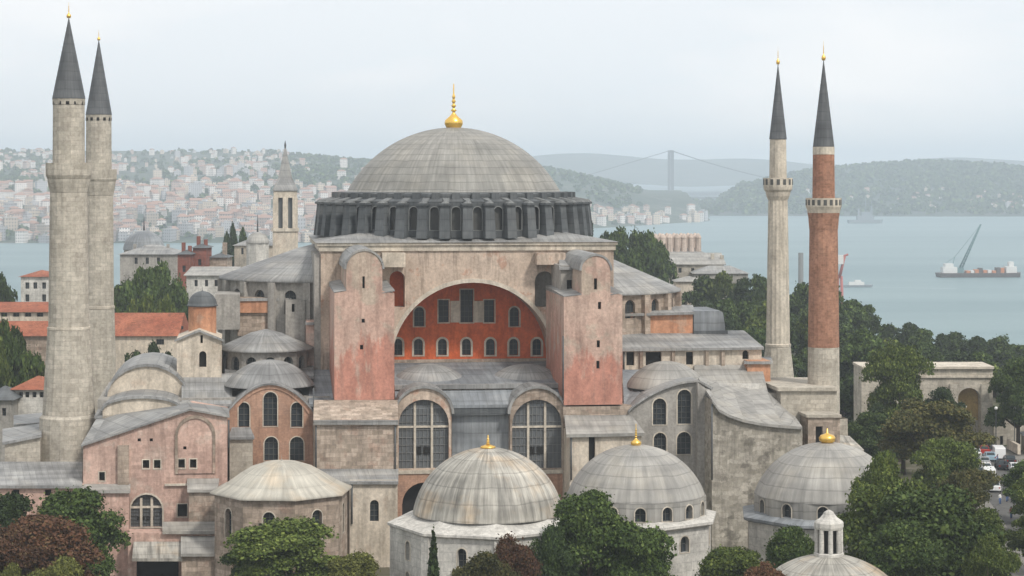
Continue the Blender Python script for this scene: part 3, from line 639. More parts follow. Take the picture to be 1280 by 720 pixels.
r_,k,zz = minaret('thick stone minaret standing behind its taller twin', 123.5, 361, [
 ('spire','spire',[(143.5,16.2),(142,16),(50,.3),(48,0)],24,True,0), ('collar','stone',[(150,15.9),(144,16),(143.6,16)],OCT,False,0),
 ('upper_shaft','stone',[(213,16),(150.2,15.7)],OCT,False,0),
 ('balcony','stone',[(244,18.2),(238,19.3),(232,20.3),(227,21),(224,22.3),(211.5,22.3),(211.5,20.8),(215,20.8),(215,15)],OCT,False,0),
 ('shaft','stone',[(382,18.8),(244.2,17.9)],OCT,False,0), ('band','trim',[(386,19.6),(385,20),(382.5,20),(382,18.7)],OCT,False,0),
 ('shaft_foot','stone',[(520,23),(386,19.4)],OCT,False,0), ('pedestal','stone',[(640,29),(500,27)],4,False,0)], 0)
bal_windows(r_,k,zz,147,151,15.8,12)
finial(r_,(0,0,0),zz(50.5),1.9,.28)
r_,k,zz = minaret('slender pale fluted minaret beside the brick one', 972.5, 345, [
 ('spire','spire',[(174,11),(172.5,10.8),(80,.3),(78,0)],24,True,0), ('upper_shaft','trim',[(224,11.3),(174.2,10.6)],16,False,.04),
 ('balcony','trim',[(250,12.3),(245,14.5),(240,15.5),(237,17.5),(233,18.2),(222.5,18.4),(222.5,17),(226,17),(226,10)],16,False,0),
 ('shaft','trim',[(430,15),(250.2,12.2)],32,False,.05), ('band','trim',[(433,16),(430,16.2),(429,15)],16,False,0),
 ('shaft_foot','stone',[(482,21),(433.2,15.8)],12,False,0), ('pedestal','stone',[(620,24),(478,24)],4,False,0)], 0)
bal_windows(r_,k,zz,224,231,18.2,14,'lattice',.25)
finial(r_,(0,0,0),zz(80.5),2.9,.3)
r_,k,zz = minaret('red brick minaret with a grey spire on a stone foot', 1029.5, 294, [
 ('spire','spire',[(183.5,13.4),(182,13.2),(75,.3),(73,0)],24,True,0), ('collar','trim',[(193,13.6),(184,13.6),(183.6,13.2)],20,False,0),
 ('upper_shaft','brick',[(248,14),(193.2,13.4)],20,False,0),
 ('balcony','trim',[(266,20),(262,20.8),(258,22.3),(247.5,22.3),(247.5,21),(251,21),(251,13)],20,False,0),
 ('corbel','brick',[(287,17.8),(278,18.6),(272,19),(266.1,20)],20,False,0),
 ('shaft','brick',[(433.5,19.4),(287.2,17.6)],20,False,0), ('shaft_foot','stone',[(546,20.4),(433.7,19.4)],20,False,0), ('pedestal','stone',[(640,26),(521,24)],4,False,0)], 0)
bal_windows(r_,k,zz,249.5,256.5,22.0,18,'lattice',.22)
finial(r_,(0,0,0),zz(75.5),2.7,.3)

# ------------------------------------------------------------------ MAUSOLEUMS in front
def mausoleum(name, label, px, Y, rdome, ytop, ybase, rw, yeave, n, wallmat, domemat, drumspec=None, win=None, ph=0., finspec=None, flare=None, two=None, pil=0, fl_oct=None, finmat='gold'):
    c = W(px, HY, Y); root = thing(name, label, 'mausoleum', (c.x, Y, 0), 0)
    k = Y/F; zz = lambda y: CH-(y-HY)*k
    r = rdome*k; h = (ybase-ytop)*k
    prof = cap_prof(r, h, zz(ybase), 16)
    if flare: prof = [(a*k, zz(b)) for a, b in flare]
    d = MB().lathe(prof, n=72, octo=fl_oct, ph=ph).build('dome', domemat, root)
    if finspec: finial(d, (0,0,0), zz(ytop)-.12, finspec[0], finspec[1], finmat)
    wl = ringwall('wall', root, (0,0,0), rw*k, -1, zz(yeave)-.02, n, wallmat, win and (win[0], zz(win[2]), zz(win[1])), ph=ph, pil=pil, pilmat='white', frame=.12, two=two and (two[0], zz(two[2]), zz(two[1])))
    return root, k, zz
# front-left octagon with a flared lead roof
r0,k,zz = mausoleum('mausoleum','low octagonal building with pale flared lead roof and pink walls',352,258,84,576,612,84,611,8,'stone_pink','lead_cream',win=(1.4,628,664),ph=.30,
   flare=[(90,613.5),(90,611),(76,605),(64,598.5),(52,591),(38,583),(20,577.3),(0,575.5)],fl_oct=[1,1,.8,.4,.15,0,0,0],finspec=(1.0,.14),finmat='lead_pale')
def eaves(root,prof,ph,mat): return MB().lathe([(a*k,zz(b)) for a,b in prof],n=8,sm=False,ph=ph).build('eaves',mat,root)
# second: large streaked dome on a white octagon
r1,k,zz = mausoleum('mausoleum','white octagonal mausoleum with streaked pale dome and gold knob',610,236,94,559.5,640,121,655,8,'white','lead_pale',win=(1.0,667,690),ph=.12,finspec=(1.5,.85),two=(1.0,705,735),pil=.12)
eaves(r1,[(121,656),(126,653.5),(126,650.5),(119,648.5),(100,643.5),(93,639)],.12,'white')
# third: dome on a low drum with arched windows
r2,k,zz = mausoleum('mausoleum','grey domed mausoleum with arched drum windows and slim gold finial',795,250,86,556,617,99,649,8,'white','lead_grey',win=(1.3,658,678),ph=.25,finspec=(2.6,.62))
ringwall('drum',r2,(0,0,0),88*k,zz(643),zz(617)-.03,16,'lead_grey',(1.2,zz(639),zz(622)),ph=.2,frame=.12)
eaves(r2,[(99,650),(106,646.5),(106,643.5),(99,641.5),(87,639)],.25,'white')
# fourth: by the brick minaret
r3,k,zz = mausoleum('mausoleum','grey domed mausoleum below the brick minaret, half hidden by trees',1034,258,91,553,617,106,646,8,'white','lead_grey',win=(1.2,665,690),ph=.3)
ringwall('drum',r3,(0,0,0),92*k,zz(641),zz(617)-.03,12,'lead_grey',(1.25,zz(637),zz(620)),ph=.06,frame=.12)
eaves(r3,[(106,647),(113,644),(113,641),(106,639),(91,636)],.3,'lead_blue')
MB().lathe([(.25,zz(556)),(.95,zz(551)),(1.0,zz(547)),(.8,zz(544)),(.35,zz(542.5)),(.12,zz(541)),(.08,zz(536)),(0,zz(535.5))],n=16).build('finial','gold',r3)
# fifth: nearest dome with a lantern
c = W(1036,HY,222); k = 222/F; zz = lambda y: CH-(y-HY)*k
r4 = thing('mausoleum','pale dome carrying a white columned lantern, nearest building at the bottom','mausoleum',(c.x,222,0))
MB().lathe(cap_prof(105*k,(760-693)*k,zz(760),16),n=64).build('dome','lead_pale',r4)
ringwall('wall',r4,(0,0,0),108*k,-1,zz(761),8,'white',(1.2,zz(830),zz(790)))
la = MB().lathe([(19*k,zz(694.5)),(19*k,zz(691)),(17.5*k,zz(690)),(17.5*k,zz(689.8))],n=8,sm=False)
la = la.build('lantern','white',r4)
lr = MB().lathe([(17.5*k,zz(661)),(18.5*k,zz(658)),(18.5*k,zz(653)),(17*k,zz(651)),(11*k,zz(647)),(7.5*k,zz(643)),(6*k,zz(640)),(2*k,zz(637.5)),(0,zz(637))],n=8,sm=False)
lr.build('lantern_roof','white',r4)
for i in range(8):
    a = 2*pi*i/8; MB().lathe([(.26,zz(690)),(.24,zz(661))],(14.8*k*cos(a),14.8*k*sin(a),0),10).build('column','white',la)
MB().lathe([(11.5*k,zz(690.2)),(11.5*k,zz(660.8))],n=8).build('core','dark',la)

# ------------------------------------------------------------------ GROUND, WATER, HILLS
def h0(x, y):
    st = 640-205*max(0, min(1, (x-70)/50))
    s = max(0, min(1, (y-st)/((1060-st) if x > -60 else 900)))
    return -47*s*s*(3-2*s)
def grid_mesh(name, xs, ys, hf, mat):
    me = bpy.data.meshes.new(name); vs = [(x, y, hf(x, y)) for y in ys for x in xs]; n = len(xs)
    me.from_pydata(vs, [], [(j*n+i, j*n+i+1, (j+1)*n+i+1, (j+1)*n+i) for j in range(len(ys)-1) for i in range(n-1)])
    me.materials.append(mat)
    for p in me.polygons: p.use_smooth = True
    o = bpy.data.objects.new(name, me); COL.objects.link(o); return setting(o)
def groundmat(name, c1, c2, c3, sc):
    m, t, b = newmat(name); g = N(t); ob = g.n('ShaderNodeTexCoord').outputs['Object']
    col = g.mix(g.rng(g.noise(ob, sc, 8, .65), .4, .6), c1, c2); col = g.mix(g.rng(g.noise(ob, sc*4, 6, .7), .52, .62, 0, .8), col, c3)
    t.links.new(col, b.inputs['Base Color']); b.inputs['Roughness'].default_value = .95; return m
gm = groundmat('ground_soil', (.05,.06,.025), (.10,.09,.06), (.16,.14,.11), .05)
fr = lambda a, b, n: [a+(b-a)*i/n for i in range(n+1)]
grid_mesh('ground', [-12000,-6000,-3000]+fr(-1500,1500,60)+[3000,6000,12000], [-400]+fr(0,1700,60)+[2500,4000,8000,15500], h0, gm)
# sea
m, t, b = newmat('sea_water'); g = N(t); ob = g.n('ShaderNodeTexCoord').outputs['Object']
col = g.mix(g.rng(g.noise(g.map(ob,(.15,1,1)),.006,6,.6),.38,.62), (.125,.195,.21), (.18,.255,.265))
t.links.new(col, b.inputs['Base Color']); b.inputs['Roughness'].default_value = .35; b.inputs['IOR'].default_value = 1.2
g.bump(g.noise(g.map(ob,(1,2.2,1)), .12, 5, .6), b, .7, 1.2)
wm = bpy.data.meshes.new('sea'); wm.from_pydata([(-12000,500,-40),(12000,500,-40),(12000,15500,-40),(-12000,15500,-40)],[],[(0,1,2,3)]); wm.materials.append(m)
sea = bpy.data.objects.new('sea', wm); COL.objects.link(sea); setting(sea)
def fb(x, y, s, o=4): return noise.fractal(Vector((x/s, y/s, 3.7)), 1., 2., o)
def hillL(x, y):
    sh = 2680+max(0,x+200)*2.1+max(0,x-360)*14
    t = y-sh+fb(x,y,700)*25
    if t < -50: return -46
    z = -44+.088*t if t < 760 else 22.9+.047*(t-760)
    z += fb(x,y,420)*9*min(1,max(0,t/200))
    px = x/y*F+640
    top = 97+fb(x,900,500)*7
    top = top-22*max(0,min(1,(px-330)/120)) if px < 560 else 75-70*max(0,min(1,(px-640)/170))
    return min(z, top-.004*abs(y-4900))
def hillR(x, y):
    t = y-4330-fb(x,y,900)*80
    if t < 0: return -46
    z = -42+.1*t
    px = x/y*F+640
    tp = 58*max(0,1-abs((px-1165)/230)**2.2)+6 if px > 930 else -36+70*max(0,1-((px-735)/80)**2)+50*max(0,(px-895)/35 if px > 895 else 0)
    return min(z, tp+fb(x,y,500)*9)
def hillF(x, y):
    px = x/8800*F+640
    tp = 98+14*sin(px/95.)+9*sin(px/37+1)+fb(x,y,900)*13
    return tp-.11*abs(y-8900)
m1 = groundmat('hill_woods', (.04,.06,.04), (.07,.09,.06), (.15,.145,.13), .008)
m2 = groundmat('far_woods', (.04,.058,.045), (.062,.08,.062), (.10,.105,.095), .004)
grid_mesh('hill', fr(-2200,900,125), fr(2600,5600,100), hillL, m1)
grid_mesh('hill', fr(-300,2600,110), fr(4250,6200,50), hillR, m2)
grid_mesh('far_hills', fr(-4200,4200,140), fr(8000,9900,30), hillF, m2)

# ------------------------------------------------------------------ HAZE
hm = bpy.data.materials.new('haze'); hm.use_nodes = True; t = hm.node_tree; t.nodes.clear()
ho = t.nodes.new('ShaderNodeOutputMaterial'); pv = t.nodes.new('ShaderNodeVolumePrincipled')
pv.inputs['Color'].default_value = (.83,.915,1,1); pv.inputs['Density'].default_value = 1.8e-4; pv.inputs['Anisotropy'].default_value = .2
t.links.new(pv.outputs[0], ho.inputs['Volume'])
hz = MB().box(-12500,12500,-500,16000,-48.5,205).build('haze', hm); setting(hz, 'stuff')

# ------------------------------------------------------------------ FAR TOWN on the hillside
def housemat(name, c):
    m, t, b = newmat(name); g = N(t); tc = g.n('ShaderNodeTexCoord'); oi = g.n('ShaderNodeObjectInfo').outputs['Random']
    br = g.n('ShaderNodeTexBrick', {'Vector': tc.outputs['UV'], 'Color1': (.12,.12,.13,1), 'Color2': (.2,.19,.19,1), 'Mortar': (*c,1), 'Scale': 1., 'Mortar Size': .85, 'Mortar Smooth': 0., 'Bias': 0., 'Brick Width': 2.9, 'Row Height': 3.1}, offset=0)
    k = g.rng(oi,0,1,.62,1.12)
    col = g.mix(1, br.outputs[0], g.n('ShaderNodeCombineColor',{0:k,1:k,2:k}).outputs[0],'MULTIPLY')
    t.links.new(col, b.inputs['Base Color']); return m
HM = [housemat('house_white',(.68,.64,.60)), housemat('house_cream',(.58,.49,.39)), housemat('house_pinkish',(.52,.40,.34)), housemat('house_grey',(.45,.45,.46))]
rf = flat('house_tiles',(.34,.21,.16),.9); rg = flat('house_flat_roof',(.42,.40,.38),.9)
def house_mb(w, d, h, kind, mb=None, T=None, mi=(0,1)):
    mb = mb or MB(); mb.T = T
    mb.box(-w/2,w/2,-d/2,d/2,-6,h,mi[0])
    if kind == 0:   # hipped tile roof
        e=.5; mb.hexa([(-w/2-e,-d/2-e,h+.01),(w/2+e,-d/2-e,h+.01),(w/2+e,d/2+e,h+.01),(-w/2-e,d/2+e,h+.01)],[(-w*.25,-.1,h+2.6),(w*.25,-.1,h+2.6),(w*.25,.1,h+2.6),(-w*.25,.1,h+2.6)],mi[1])
    elif kind == 1:  # gable
        mb.hexa([(-w/2-.5,-d/2-.5,h+.01),(w/2+.5,-d/2-.5,h+.01),(w/2+.5,d/2+.5,h+.01),(-w/2-.5,d/2+.5,h+.01)],[(-w/2-.5,-.1,h+2.8),(w/2+.5,-.1,h+2.8),(w/2+.5,.1,h+2.8),(-w/2-.5,.1,h+2.8)],mi[1])
    else:           # flat roof with stair head
        mb.box(-w/2-.3,w/2+.3,-d/2-.3,d/2+.3,h+.01,h+.6,mi[1]); mb.box(-w*.2,w*.15,-d*.2,d*.2,h+.61,h+2.8,mi[0])
    return mb
HL = ['white hillside house under a hipped tile roof across the water','cream hillside block with a flat roof across the water','pinkish hillside house with a gabled tile roof across the water','grey hillside block with a flat roof across the water']
KT = [(0,0),(2,1),(1,2),(2,3)]
protos = []
for kd, hmi in KT:
    for (w_,d_,h_) in ((11,10,8),(14,11,12),(9,10,10)):
        o = house_mb(w_,d_,h_,kd).build('house',[HM[hmi], rf if kd < 2 else rg]); protos.append((o, hmi))
rnd = random.Random(21)
spots = []
def dens(px, py):   # where the photo shows houses
    d = 0
    if 232 < py < 304: d = .9 if px > 140 else (.85 if py > 250 else .15)
    if 140 < px < 330 and py < 232: d = max(d, .12)
    if py < 226: d = max(d, .24+.2*sin(px/40.))
    if 226 <= py <= 240: d *= .6
    if px > 330 and py < 262: d *= .3
    q = noise.fractal(Vector((px/38., py/9., 1.3)), 1., 2., 3)
    return d*max(.06, min(1, .62+q*1.5))
tries = 0; occ = {}
while len(spots) < 900 and tries < 40000:
    tries += 1
    y = 2690+(rnd.random()**1.25)*2200; px = rnd.uniform(-15, 470); x = (px-640)*y/F
    z = hillL(x, y)
    if z < -40.5: continue
    py = HY+(CH-z)*F/y
    if rnd.random() > dens(px, py): continue
    key = (int(x/13), int(y/22))
    if key in occ: continue
    occ[key] = 1; spots.append((y, x, z))
for i in range(75):  # the shore under the bridge
    y = rnd.uniform(4390, 4800); px = rnd.choice([rnd.uniform(930,1290), rnd.uniform(1130,1290)]); x = (px-640)*y/F; z = hillR(x, y)
    if z > -41: spots.append((y, x, z))
for i in range(70):
    px = rnd.uniform(700,905); y = 2700+max(0,(px-640)*3600/F+200)*2.1+rnd.uniform(30,330); x = (px-640)*y/F; z = hillL(x, y)
    if z > -41: spots.append((y, x, z))
spots.sort()
used = set(); rest = MB(); bulk = []
for i, (y, x, z) in enumerate(spots):
    j = rnd.choice([0,0,1,1,2,3,4,5,6,7,8,9,10]); o, hmi = protos[j]; rz = rnd.uniform(-.5,.5)+(pi/2 if rnd.random() < .4 else 0); sc = rnd.uniform(.75,1.25)*(.62 if y > 4200 else .85 if y > 3500 else 1)
    if i < 290:
        q = o if j not in used else o.copy()
        if j in used: COL.objects.link(q)
        used.add(j); q.location = (x,y,z); q.rotation_euler = (0,0,rz); q.scale = (sc,sc,sc*rnd.uniform(.85,1.3)); tag(q, HL[hmi], 'house', 'houses on the hillside across the water')
    else: bulk.append((x,y,z,rz,sc,j))
mb = MB()
for x,y,z,rz,sc,j in bulk:
    kd, hmi = KT[j//3]; w_,d_,h_ = ((11,10,8),(14,11,12),(9,10,10))[j%3]
    house_mb(w_,d_,h_*rnd.uniform(.9,1.5),kd,mb,Matrix.Translation((x,y,z)) @ Matrix.Rotation(rz,4,'Z') @ Matrix.Scale(sc*1.05,4),(hmi, 4 if kd < 2 else 5))
mb.T = None
o = mb.build('distant_town', HM+[rf,rg]); setting(o,'stuff'); o['label'] = 'pale distant houses covering the upper hillside'
for j,(o,hmi) in enumerate(protos):
    if j not in used: bpy.data.objects.remove(o)

# woods between the houses and on the far hills: nobody could count them
import numpy as np
def woods(name, label, pts, mat, q=22):
    rs = np.random.RandomState(3); P = np.array([p[:3] for p in pts]); R_ = np.array([p[3] for p in pts]); n = len(P)
    c = np.repeat(P, q, 0); r = np.repeat(R_, q); d = rs.normal(size=(n*q,3)); d /= np.linalg.norm(d,axis=1)[:,None]; d[:,2] = np.abs(d[:,2])
    c = c+d*r[:,None]*np.array([1,1,1.15])*rs.uniform(.6,1.05,(n*q,1)); nv = d+rs.normal(size=d.shape)*.6; nv /= np.linalg.norm(nv,axis=1)[:,None]
    t = np.cross(nv, rs.normal(size=d.shape)); t /= np.linalg.norm(t,axis=1)[:,None]+1e-9; b = np.cross(nv,t); sz = (r*.5)[:,None]
    V = np.stack([c-t*sz,c-b*sz,c+t*sz,c+b*sz],1).reshape(-1,3); m = n*q
    me = bpy.data.meshes.new(name); me.vertices.add(4*m); me.vertices.foreach_set('co',V.ravel().astype(np.float32)); me.loops.add(4*m); me.loops.foreach_set('vertex_index',np.arange(4*m,dtype=np.int32))
    me.polygons.add(m); me.polygons.foreach_set('loop_start',np.arange(0,4*m,4,dtype=np.int32)); me.polygons.foreach_set('loop_total',np.full(m,4,dtype=np.int32)); me.update(calc_edges=True); me.materials.append(M[mat])
    o = bpy.data.objects.new(name, me); COL.objects.link(o); setting(o,'stuff'); o['label'] = label
wp = []
while len(wp) < 2600:
    y = 2720+rnd.random()**1.2*2300; px = rnd.uniform(-20, 800); x = (px-640)*y/F; z = hillL(x, y)
    if z < -38: continue
    py = HY+(CH-z)*F/y; keep = .95 if (py < 258 and (px > 330 or px < 70)) or 224 < py < 240 else .3
    if rnd.random() < keep: wp.append((x, y, z+1, rnd.uniform(3.5,7)))
woods('hillside_woods','green trees in bands between the houses across the water',wp,'leafA')
wp = []
while len(wp) < 2600:
    y = 4350+rnd.random()*1300; px = rnd.uniform(860, 1300); x = (px-640)*y/F; z = hillR(x, y)
    if z > -38: wp.append((x, y, z+1, rnd.uniform(5,11)))
woods('far_shore_woods','hazy woods covering the hills across the strait',wp,'leafA',14)
# ------------------------------------------------------------------ BRIDGE, SHIPS, HARBOUR
steel = flat('bridge_steel',(.16,.18,.20),.6); YB = 5350
br = thing('suspension_bridge','grey suspension bridge crossing the strait with one tall tower in view','bridge',(0,YB,0))
zt = W(838,188,YB).z; zdk = W(838,247,YB).z
tx = W(838.5,0,YB).x
tw = MB()
for dx in (-4.0,4.0): tw.box(tx+dx-3.5,tx+dx+3.5,-3,3,-44,zt)
for zq in (zt-6,zdk+40,zdk-6): tw.box(tx-.49,tx+.49,-2.2,2.2,zq,zq+5)
tw.build('tower',steel,br)
x0,x1 = W(640,0,YB).x, W(1125,0,YB).x
MB().box(x0,x1,-14,14,zdk-3,zdk+2.5).build('deck',steel,br)
for side in (-1,1):
    yy = side*11
    cr = [(tx+(x1+80-tx)*i/20, yy, zdk+3+(zt-zdk-3)*(1-i/20*1.0)**2) for i in range(21)]
    cl = [(tx+(x0-tx)*i/16, yy, zt+(zdk-zt)*(i/16)) for i in range(17)]
    MB().tube(cr,.9,6).build('cable',steel,br); MB().tube(cl,.9,6).build('cable',steel,br)
def hullmb(L, Wd, z0, z1, bow=.12, mi=0, mb=None):
    mb = mb or MB(); b=[(-L/2,-Wd/2*.9,z0),(L/2*(1-bow),-Wd/2*.9,z0),(L/2*(1-bow*.3),0,z0),(L/2*(1-bow),Wd/2*.9,z0),(-L/2,Wd/2*.9,z0)]
    t_=[(-L/2*1.02,-Wd/2,z1),(L/2*(1-bow),-Wd/2,z1),(L/2*1.02,0,z1+.5),(L/2*(1-bow),Wd/2,z1),(-L/2*1.02,Wd/2,z1)]
    return mb.hexa(b,t_,mi)
WZ = -40.0
mr = flat('hull_dark',(.10,.085,.08)); mw = flat('ship_white',(.62,.62,.60)); mo = flat('cargo_orange',(.50,.20,.09)); mt = flat('crane_teal',(.13,.22,.23)); mgx = flat('navy_grey',(.22,.25,.27))
YS = 1830; cx = W(1224,0,YS).x; k = YS/F
bg_ = thing('crane_barge','flat barge with a long leaning crane jib out on the water','barge',(cx,YS,WZ),radians(3))
hullmb(70,17,-.6,3.6,.06).build('hull',mr,bg_)
c_ = MB().box(-32,-20,-5,5,3.62,8.5).box(-30,-23,-4,4,8.51,11.5); c_.build('deckhouse',mw,bg_)
MB().box(22,31,-5,5,3.62,9).box(25,29,-3,3,9.01,13).build('wheelhouse',mw,bg_)
rr = random.Random(4)
for i in range(9):
    x = -12+i*3.7; MB().box(x,x+3.1,-5+rr.random()*2,3,3.62,5.2+rr.random()*3.2).build('cargo',[mo,mw,mo,mr][i%4],bg_)
jb = Vector((-17,0,5)); jt = Vector(((1226-1224)*k,0,(348-282)*k))
jm = MB()
for a,b_ in ((-1.3,-1.3),(1.3,-1.3),(1.3,1.3),(-1.3,1.3)): jm.tube([jb+Vector((a,b_,0)),jt+Vector((a*.3,b_*.3,0))],[.42,.3],5)
for i in range(14):
    p = jb.lerp(jt,i/14); q = jb.lerp(jt,(i+1)/14); s0 = 1.3*(1-.7*i/14)
    jm.tube([p+Vector((-s0,-s0,0)),q+Vector((s0,-s0,0))],.16,4); jm.tube([p+Vector((-s0,s0,0)),q+Vector((s0,s0,0))],.16,4)
jm.build('jib',mt,bg_)
MB().tube([(-24,0,4),(-21,0,17)],.4,5).tube([(-21,0,17),tuple(jt)],.14,4).tube([(-21,0,17),(-30,0,11)],.14,4).build('mast',mt,bg_)
MB().box(-20,-14,-3,3,3.62,8).build('crane_cab',mt,bg_)
# naval ship, small craft
YS = 3750; cx = W(1082,0,YS).x
sh = thing('ship','grey high-masted ship far out beside the brick minaret','ship',(cx,YS,WZ),radians(8))
hullmb(62,11,-.6,6,.2).build('hull',mgx,sh); MB().box(-16,14,-4,4,6.02,13).box(-8,8,-3,3,13.01,20).box(9,12,-1,1,13.01,30).box(-14,-11,-1,1,13.01,26).build('superstructure',mgx,sh)
MB().tube([(0,0,20),(0,0,46)],[1.2,.4],6).tube([(-5,0,34),(5,0,34)],.4,5).tube([(10.5,0,30),(10.5,0,40)],.5,5).build('mast',mgx,sh)
def small_boat(label, px, py, L, cab, rz=0.):
    Y = (CH-WZ)*F/(py-HY); b_ = thing('boat',label,'boat',(W(px,0,Y).x,Y,WZ),rz)
    hullmb(L,L*.24,-.3,L*.07,.2).build('hull',mw if cab else mgx,b_); MB().box(-L*.3,L*.2,-L*.08,L*.08,L*.07+.02,L*.17).box(-L*.1,L*.1,-L*.06,L*.06,L*.17+.01,L*.23).build('cabin',mw,b_)
    return Y
small_boat('grey ferry on open water just past the brick minaret',1072,359,24,0,.1)
small_boat('small boat shape standing in for a white building under the far shore',1135,268,40,1); small_boat('small boat shape standing in for a white building further along the far shore',1173,268,34,1)  # boat meshes used as stand-ins for white buildings on the far shore
# pale wake of the ferry: foam lying on the water
fm = flat('foam',(.30,.36,.37)); Y = (CH-WZ)*F/(359-HY); p=W(1085,359,Y)
MB().poly([(p.x-2,Y-1,WZ+.02),(p.x+60,Y-26,WZ+.02),(p.x+68,Y-18,WZ+.02),(p.x,Y+2,WZ+.02)]).build('wake',fm); setting(bpy.data.objects['wake'],'stuff')
# harbour crane and a stack by the shore
YQ = 1010; p = W(1049,0,YQ); hc = thing('harbour_crane','red and white harbour crane showing behind the brick minaret','crane',(p.x,YQ,h0(p.x,YQ)))
k = YQ/F; zz = lambda y: CH-(y-HY)*k-h0(p.x,YQ)
cr_ = flat('crane_red',(.36,.14,.13))
MB().tube([(-2,0,0),(-.6,0,zz(345))],[.9,.7],6).tube([(2.6,0,0),(1,0,zz(345))],[.9,.7],6).tube([(0,0,zz(348)),(2.6,0,zz(320))],[.8,.6],6).build('tower',cr_,hc)
MB().box(-1.8,1.8,-1.5,1.5,zz(330),zz(319)).build('cab',mw,hc); MB().tube([(0,0,zz(322)),(4.2,0,zz(318))],.55,6).build('jib',cr_,hc)
p = W(1001,0,980); ch_ = MB().lathe([(1.4,0),(1.15,W(0,316,980).z-h0(p.x,980)),(0,W(0,316,980).z-h0(p.x,980)+.01)],n=14).build('chimney_stack',flat('stack_grey',(.16,.17,.17)),loc=(p.x,980,h0(p.x,980))); tag(ch_,'thin grey chimney between the pale and the brick minaret','chimney')

# ------------------------------------------------------------------ PALACE BUILDINGS behind
def zrow(py, Y): return CH-(py-HY)*Y/F
def building(name,label,cat,p0,p1,yt,Y,d,wall,roof,kind='hip',rh=10,wins=(),zb=None,chim=()):
    """block whose facade stands at depth Y; wins: (column, top row, bottom row, width)"""
    x0,x1 = W(p0,0,Y).x,W(p1,0,Y).x; xm=(x0+x1)/2; g=h0(xm,Y)-1 if zb is None else zb; zt=zrow(yt,Y)
    root = thing(name,label,cat,(xm,Y,g)); hw=(x1-x0)/2; H=zt-g; k=Y/F
    holes=[]; wd=[]
    for (x,a,b_,wp) in wins:
        uc=W(x,0,Y).x-xm; holes.append(rect(uc,zrow(b_,Y)-g,zrow(a,Y)-g,wp*k)); wd.append((uc,zrow(b_,Y)-g,zrow(a,Y)-g,wp*k))
    wl=MB().plate([(-hw,0),(hw,0),(hw,H),(-hw,H)],holes,0,d).build('wall',wall,root)
    for q in wd: window(wl,*q,0,'grid',None,False)
    r=rh*k; e=.6
    if kind=='gable': rm=MB().hexa([(-hw-e,-e,H+.01),(hw+e,-e,H+.01),(hw+e,d+e,H+.01),(-hw-e,d+e,H+.01)],[(-hw-e,d*.5-.1,H+r),(hw+e,d*.5-.1,H+r),(hw+e,d*.5+.1,H+r),(-hw-e,d*.5+.1,H+r)])
    elif kind=='hip': rm=MB().hexa([(-hw-e,-e,H+.01),(hw+e,-e,H+.01),(hw+e,d+e,H+.01),(-hw-e,d+e,H+.01)],[(-hw+d*.4,d*.5-.1,H+r),(hw-d*.4,d*.5-.1,H+r),(hw-d*.4,d*.5+.1,H+r),(-hw+d*.4,d*.5+.1,H+r)]) if hw>d*.45 else MB().hexa([(-hw-e,-e,H+.01),(hw+e,-e,H+.01),(hw+e,d+e,H+.01),(-hw-e,d+e,H+.01)],[(-.1,d*.5-.1,H+r),(.1,d*.5-.1,H+r),(.1,d*.5+.1,H+r),(-.1,d*.5+.1,H+r)])
    elif kind=='shed': rm=MB().hexa([(-hw-e,-e,H+.01),(hw+e,-e,H+.01),(hw+e,d+e,H+.01),(-hw-e,d+e,H+.01)],[(-hw-e,-e,H+.25),(hw+e,-e,H+.25),(hw+e,d+e,H+r),(-hw-e,d+e,H+r)])
    else: rm=MB().box(-hw-.3,hw+.3,-.3,d+.3,H+.01,H+.5)
    ro=rm.build('roof',roof,root)
    for (x,a,b_,wp) in chim:
        uc=W(x,0,Y).x-xm; MB().box(uc-wp*k/2,uc+wp*k/2,d*.4,d*.4+1.6,zrow(b_,Y)-g,zrow(a,Y)-g).build('chimney',wall,root)
    return root
# palace tower with the pointed roof
Y=620; p=W(356.5,0,Y); tg=h0(p.x,Y); k=Y/F; zz=lambda y: zrow(y,Y)-tg
pt=thing('palace_tower','square cream tower with tall grey spire rising behind the half dome','tower',(p.x,Y,tg),.12)
MB().box(-15.5*k,15.5*k,-15.5*k,15.5*k,0,zz(289)).build('shaft','cream',pt)
MB().box(-17*k,17*k,-17*k,17*k,zz(288.9),zz(285)).build('ledge','trim',pt)
bel=MB()
for sx in (-1,0,1):
    for sy in (-1,0,1):
        if sx or sy: bel.box(sx*12*k-.75,sx*12*k+.75,sy*12*k-.75,sy*12*k+.75,zz(285),zz(247))
bel.box(-14.5*k,14.5*k,-14.5*k,14.5*k,zz(247),zz(239)); bel=bel.build('belfry','cream',pt)
MB().box(-10*k,10*k,-10*k,10*k,zz(285),zz(247)).build('core','glassg',bel)
MB().lathe([(22*k,zz(238.8)),(22*k,zz(237)),(12*k,zz(222)),(6.5*k,zz(203)),(1*k,zz(184)),(0,zz(183))],n=4,sm=False,ph=pi/4).build('spire','lead',pt)
MB().lathe([(.25,zz(186)),(.3,zz(181)),(.05,zz(176)),(0,zz(175))],n=8).build('finial','lead_dark',pt)
building('palace_hall','long palace hall with low lead roof beneath the spired tower','hall',293,345,307,640,14,'cream','lead',kind='hip',rh=12,wins=[(303,310,318,3),(313,310,318,3),(323,310,318,3)])
p=W(322,0,610); k=610/F
kd=thing('domed_kiosk','small pale dome with a needle spire left of the spired tower','kiosk',(p.x,610,h0(p.x,610)))
zz=lambda y: zrow(y,610)-h0(p.x,610)
MB().lathe([(14*k,0),(14*k,zz(304))],n=8,sm=False).build('wall','white',kd); MB().lathe(cap_prof(14.5*k,14*k,zz(304)+.02,8),n=24).build('dome','lead_grey',kd)
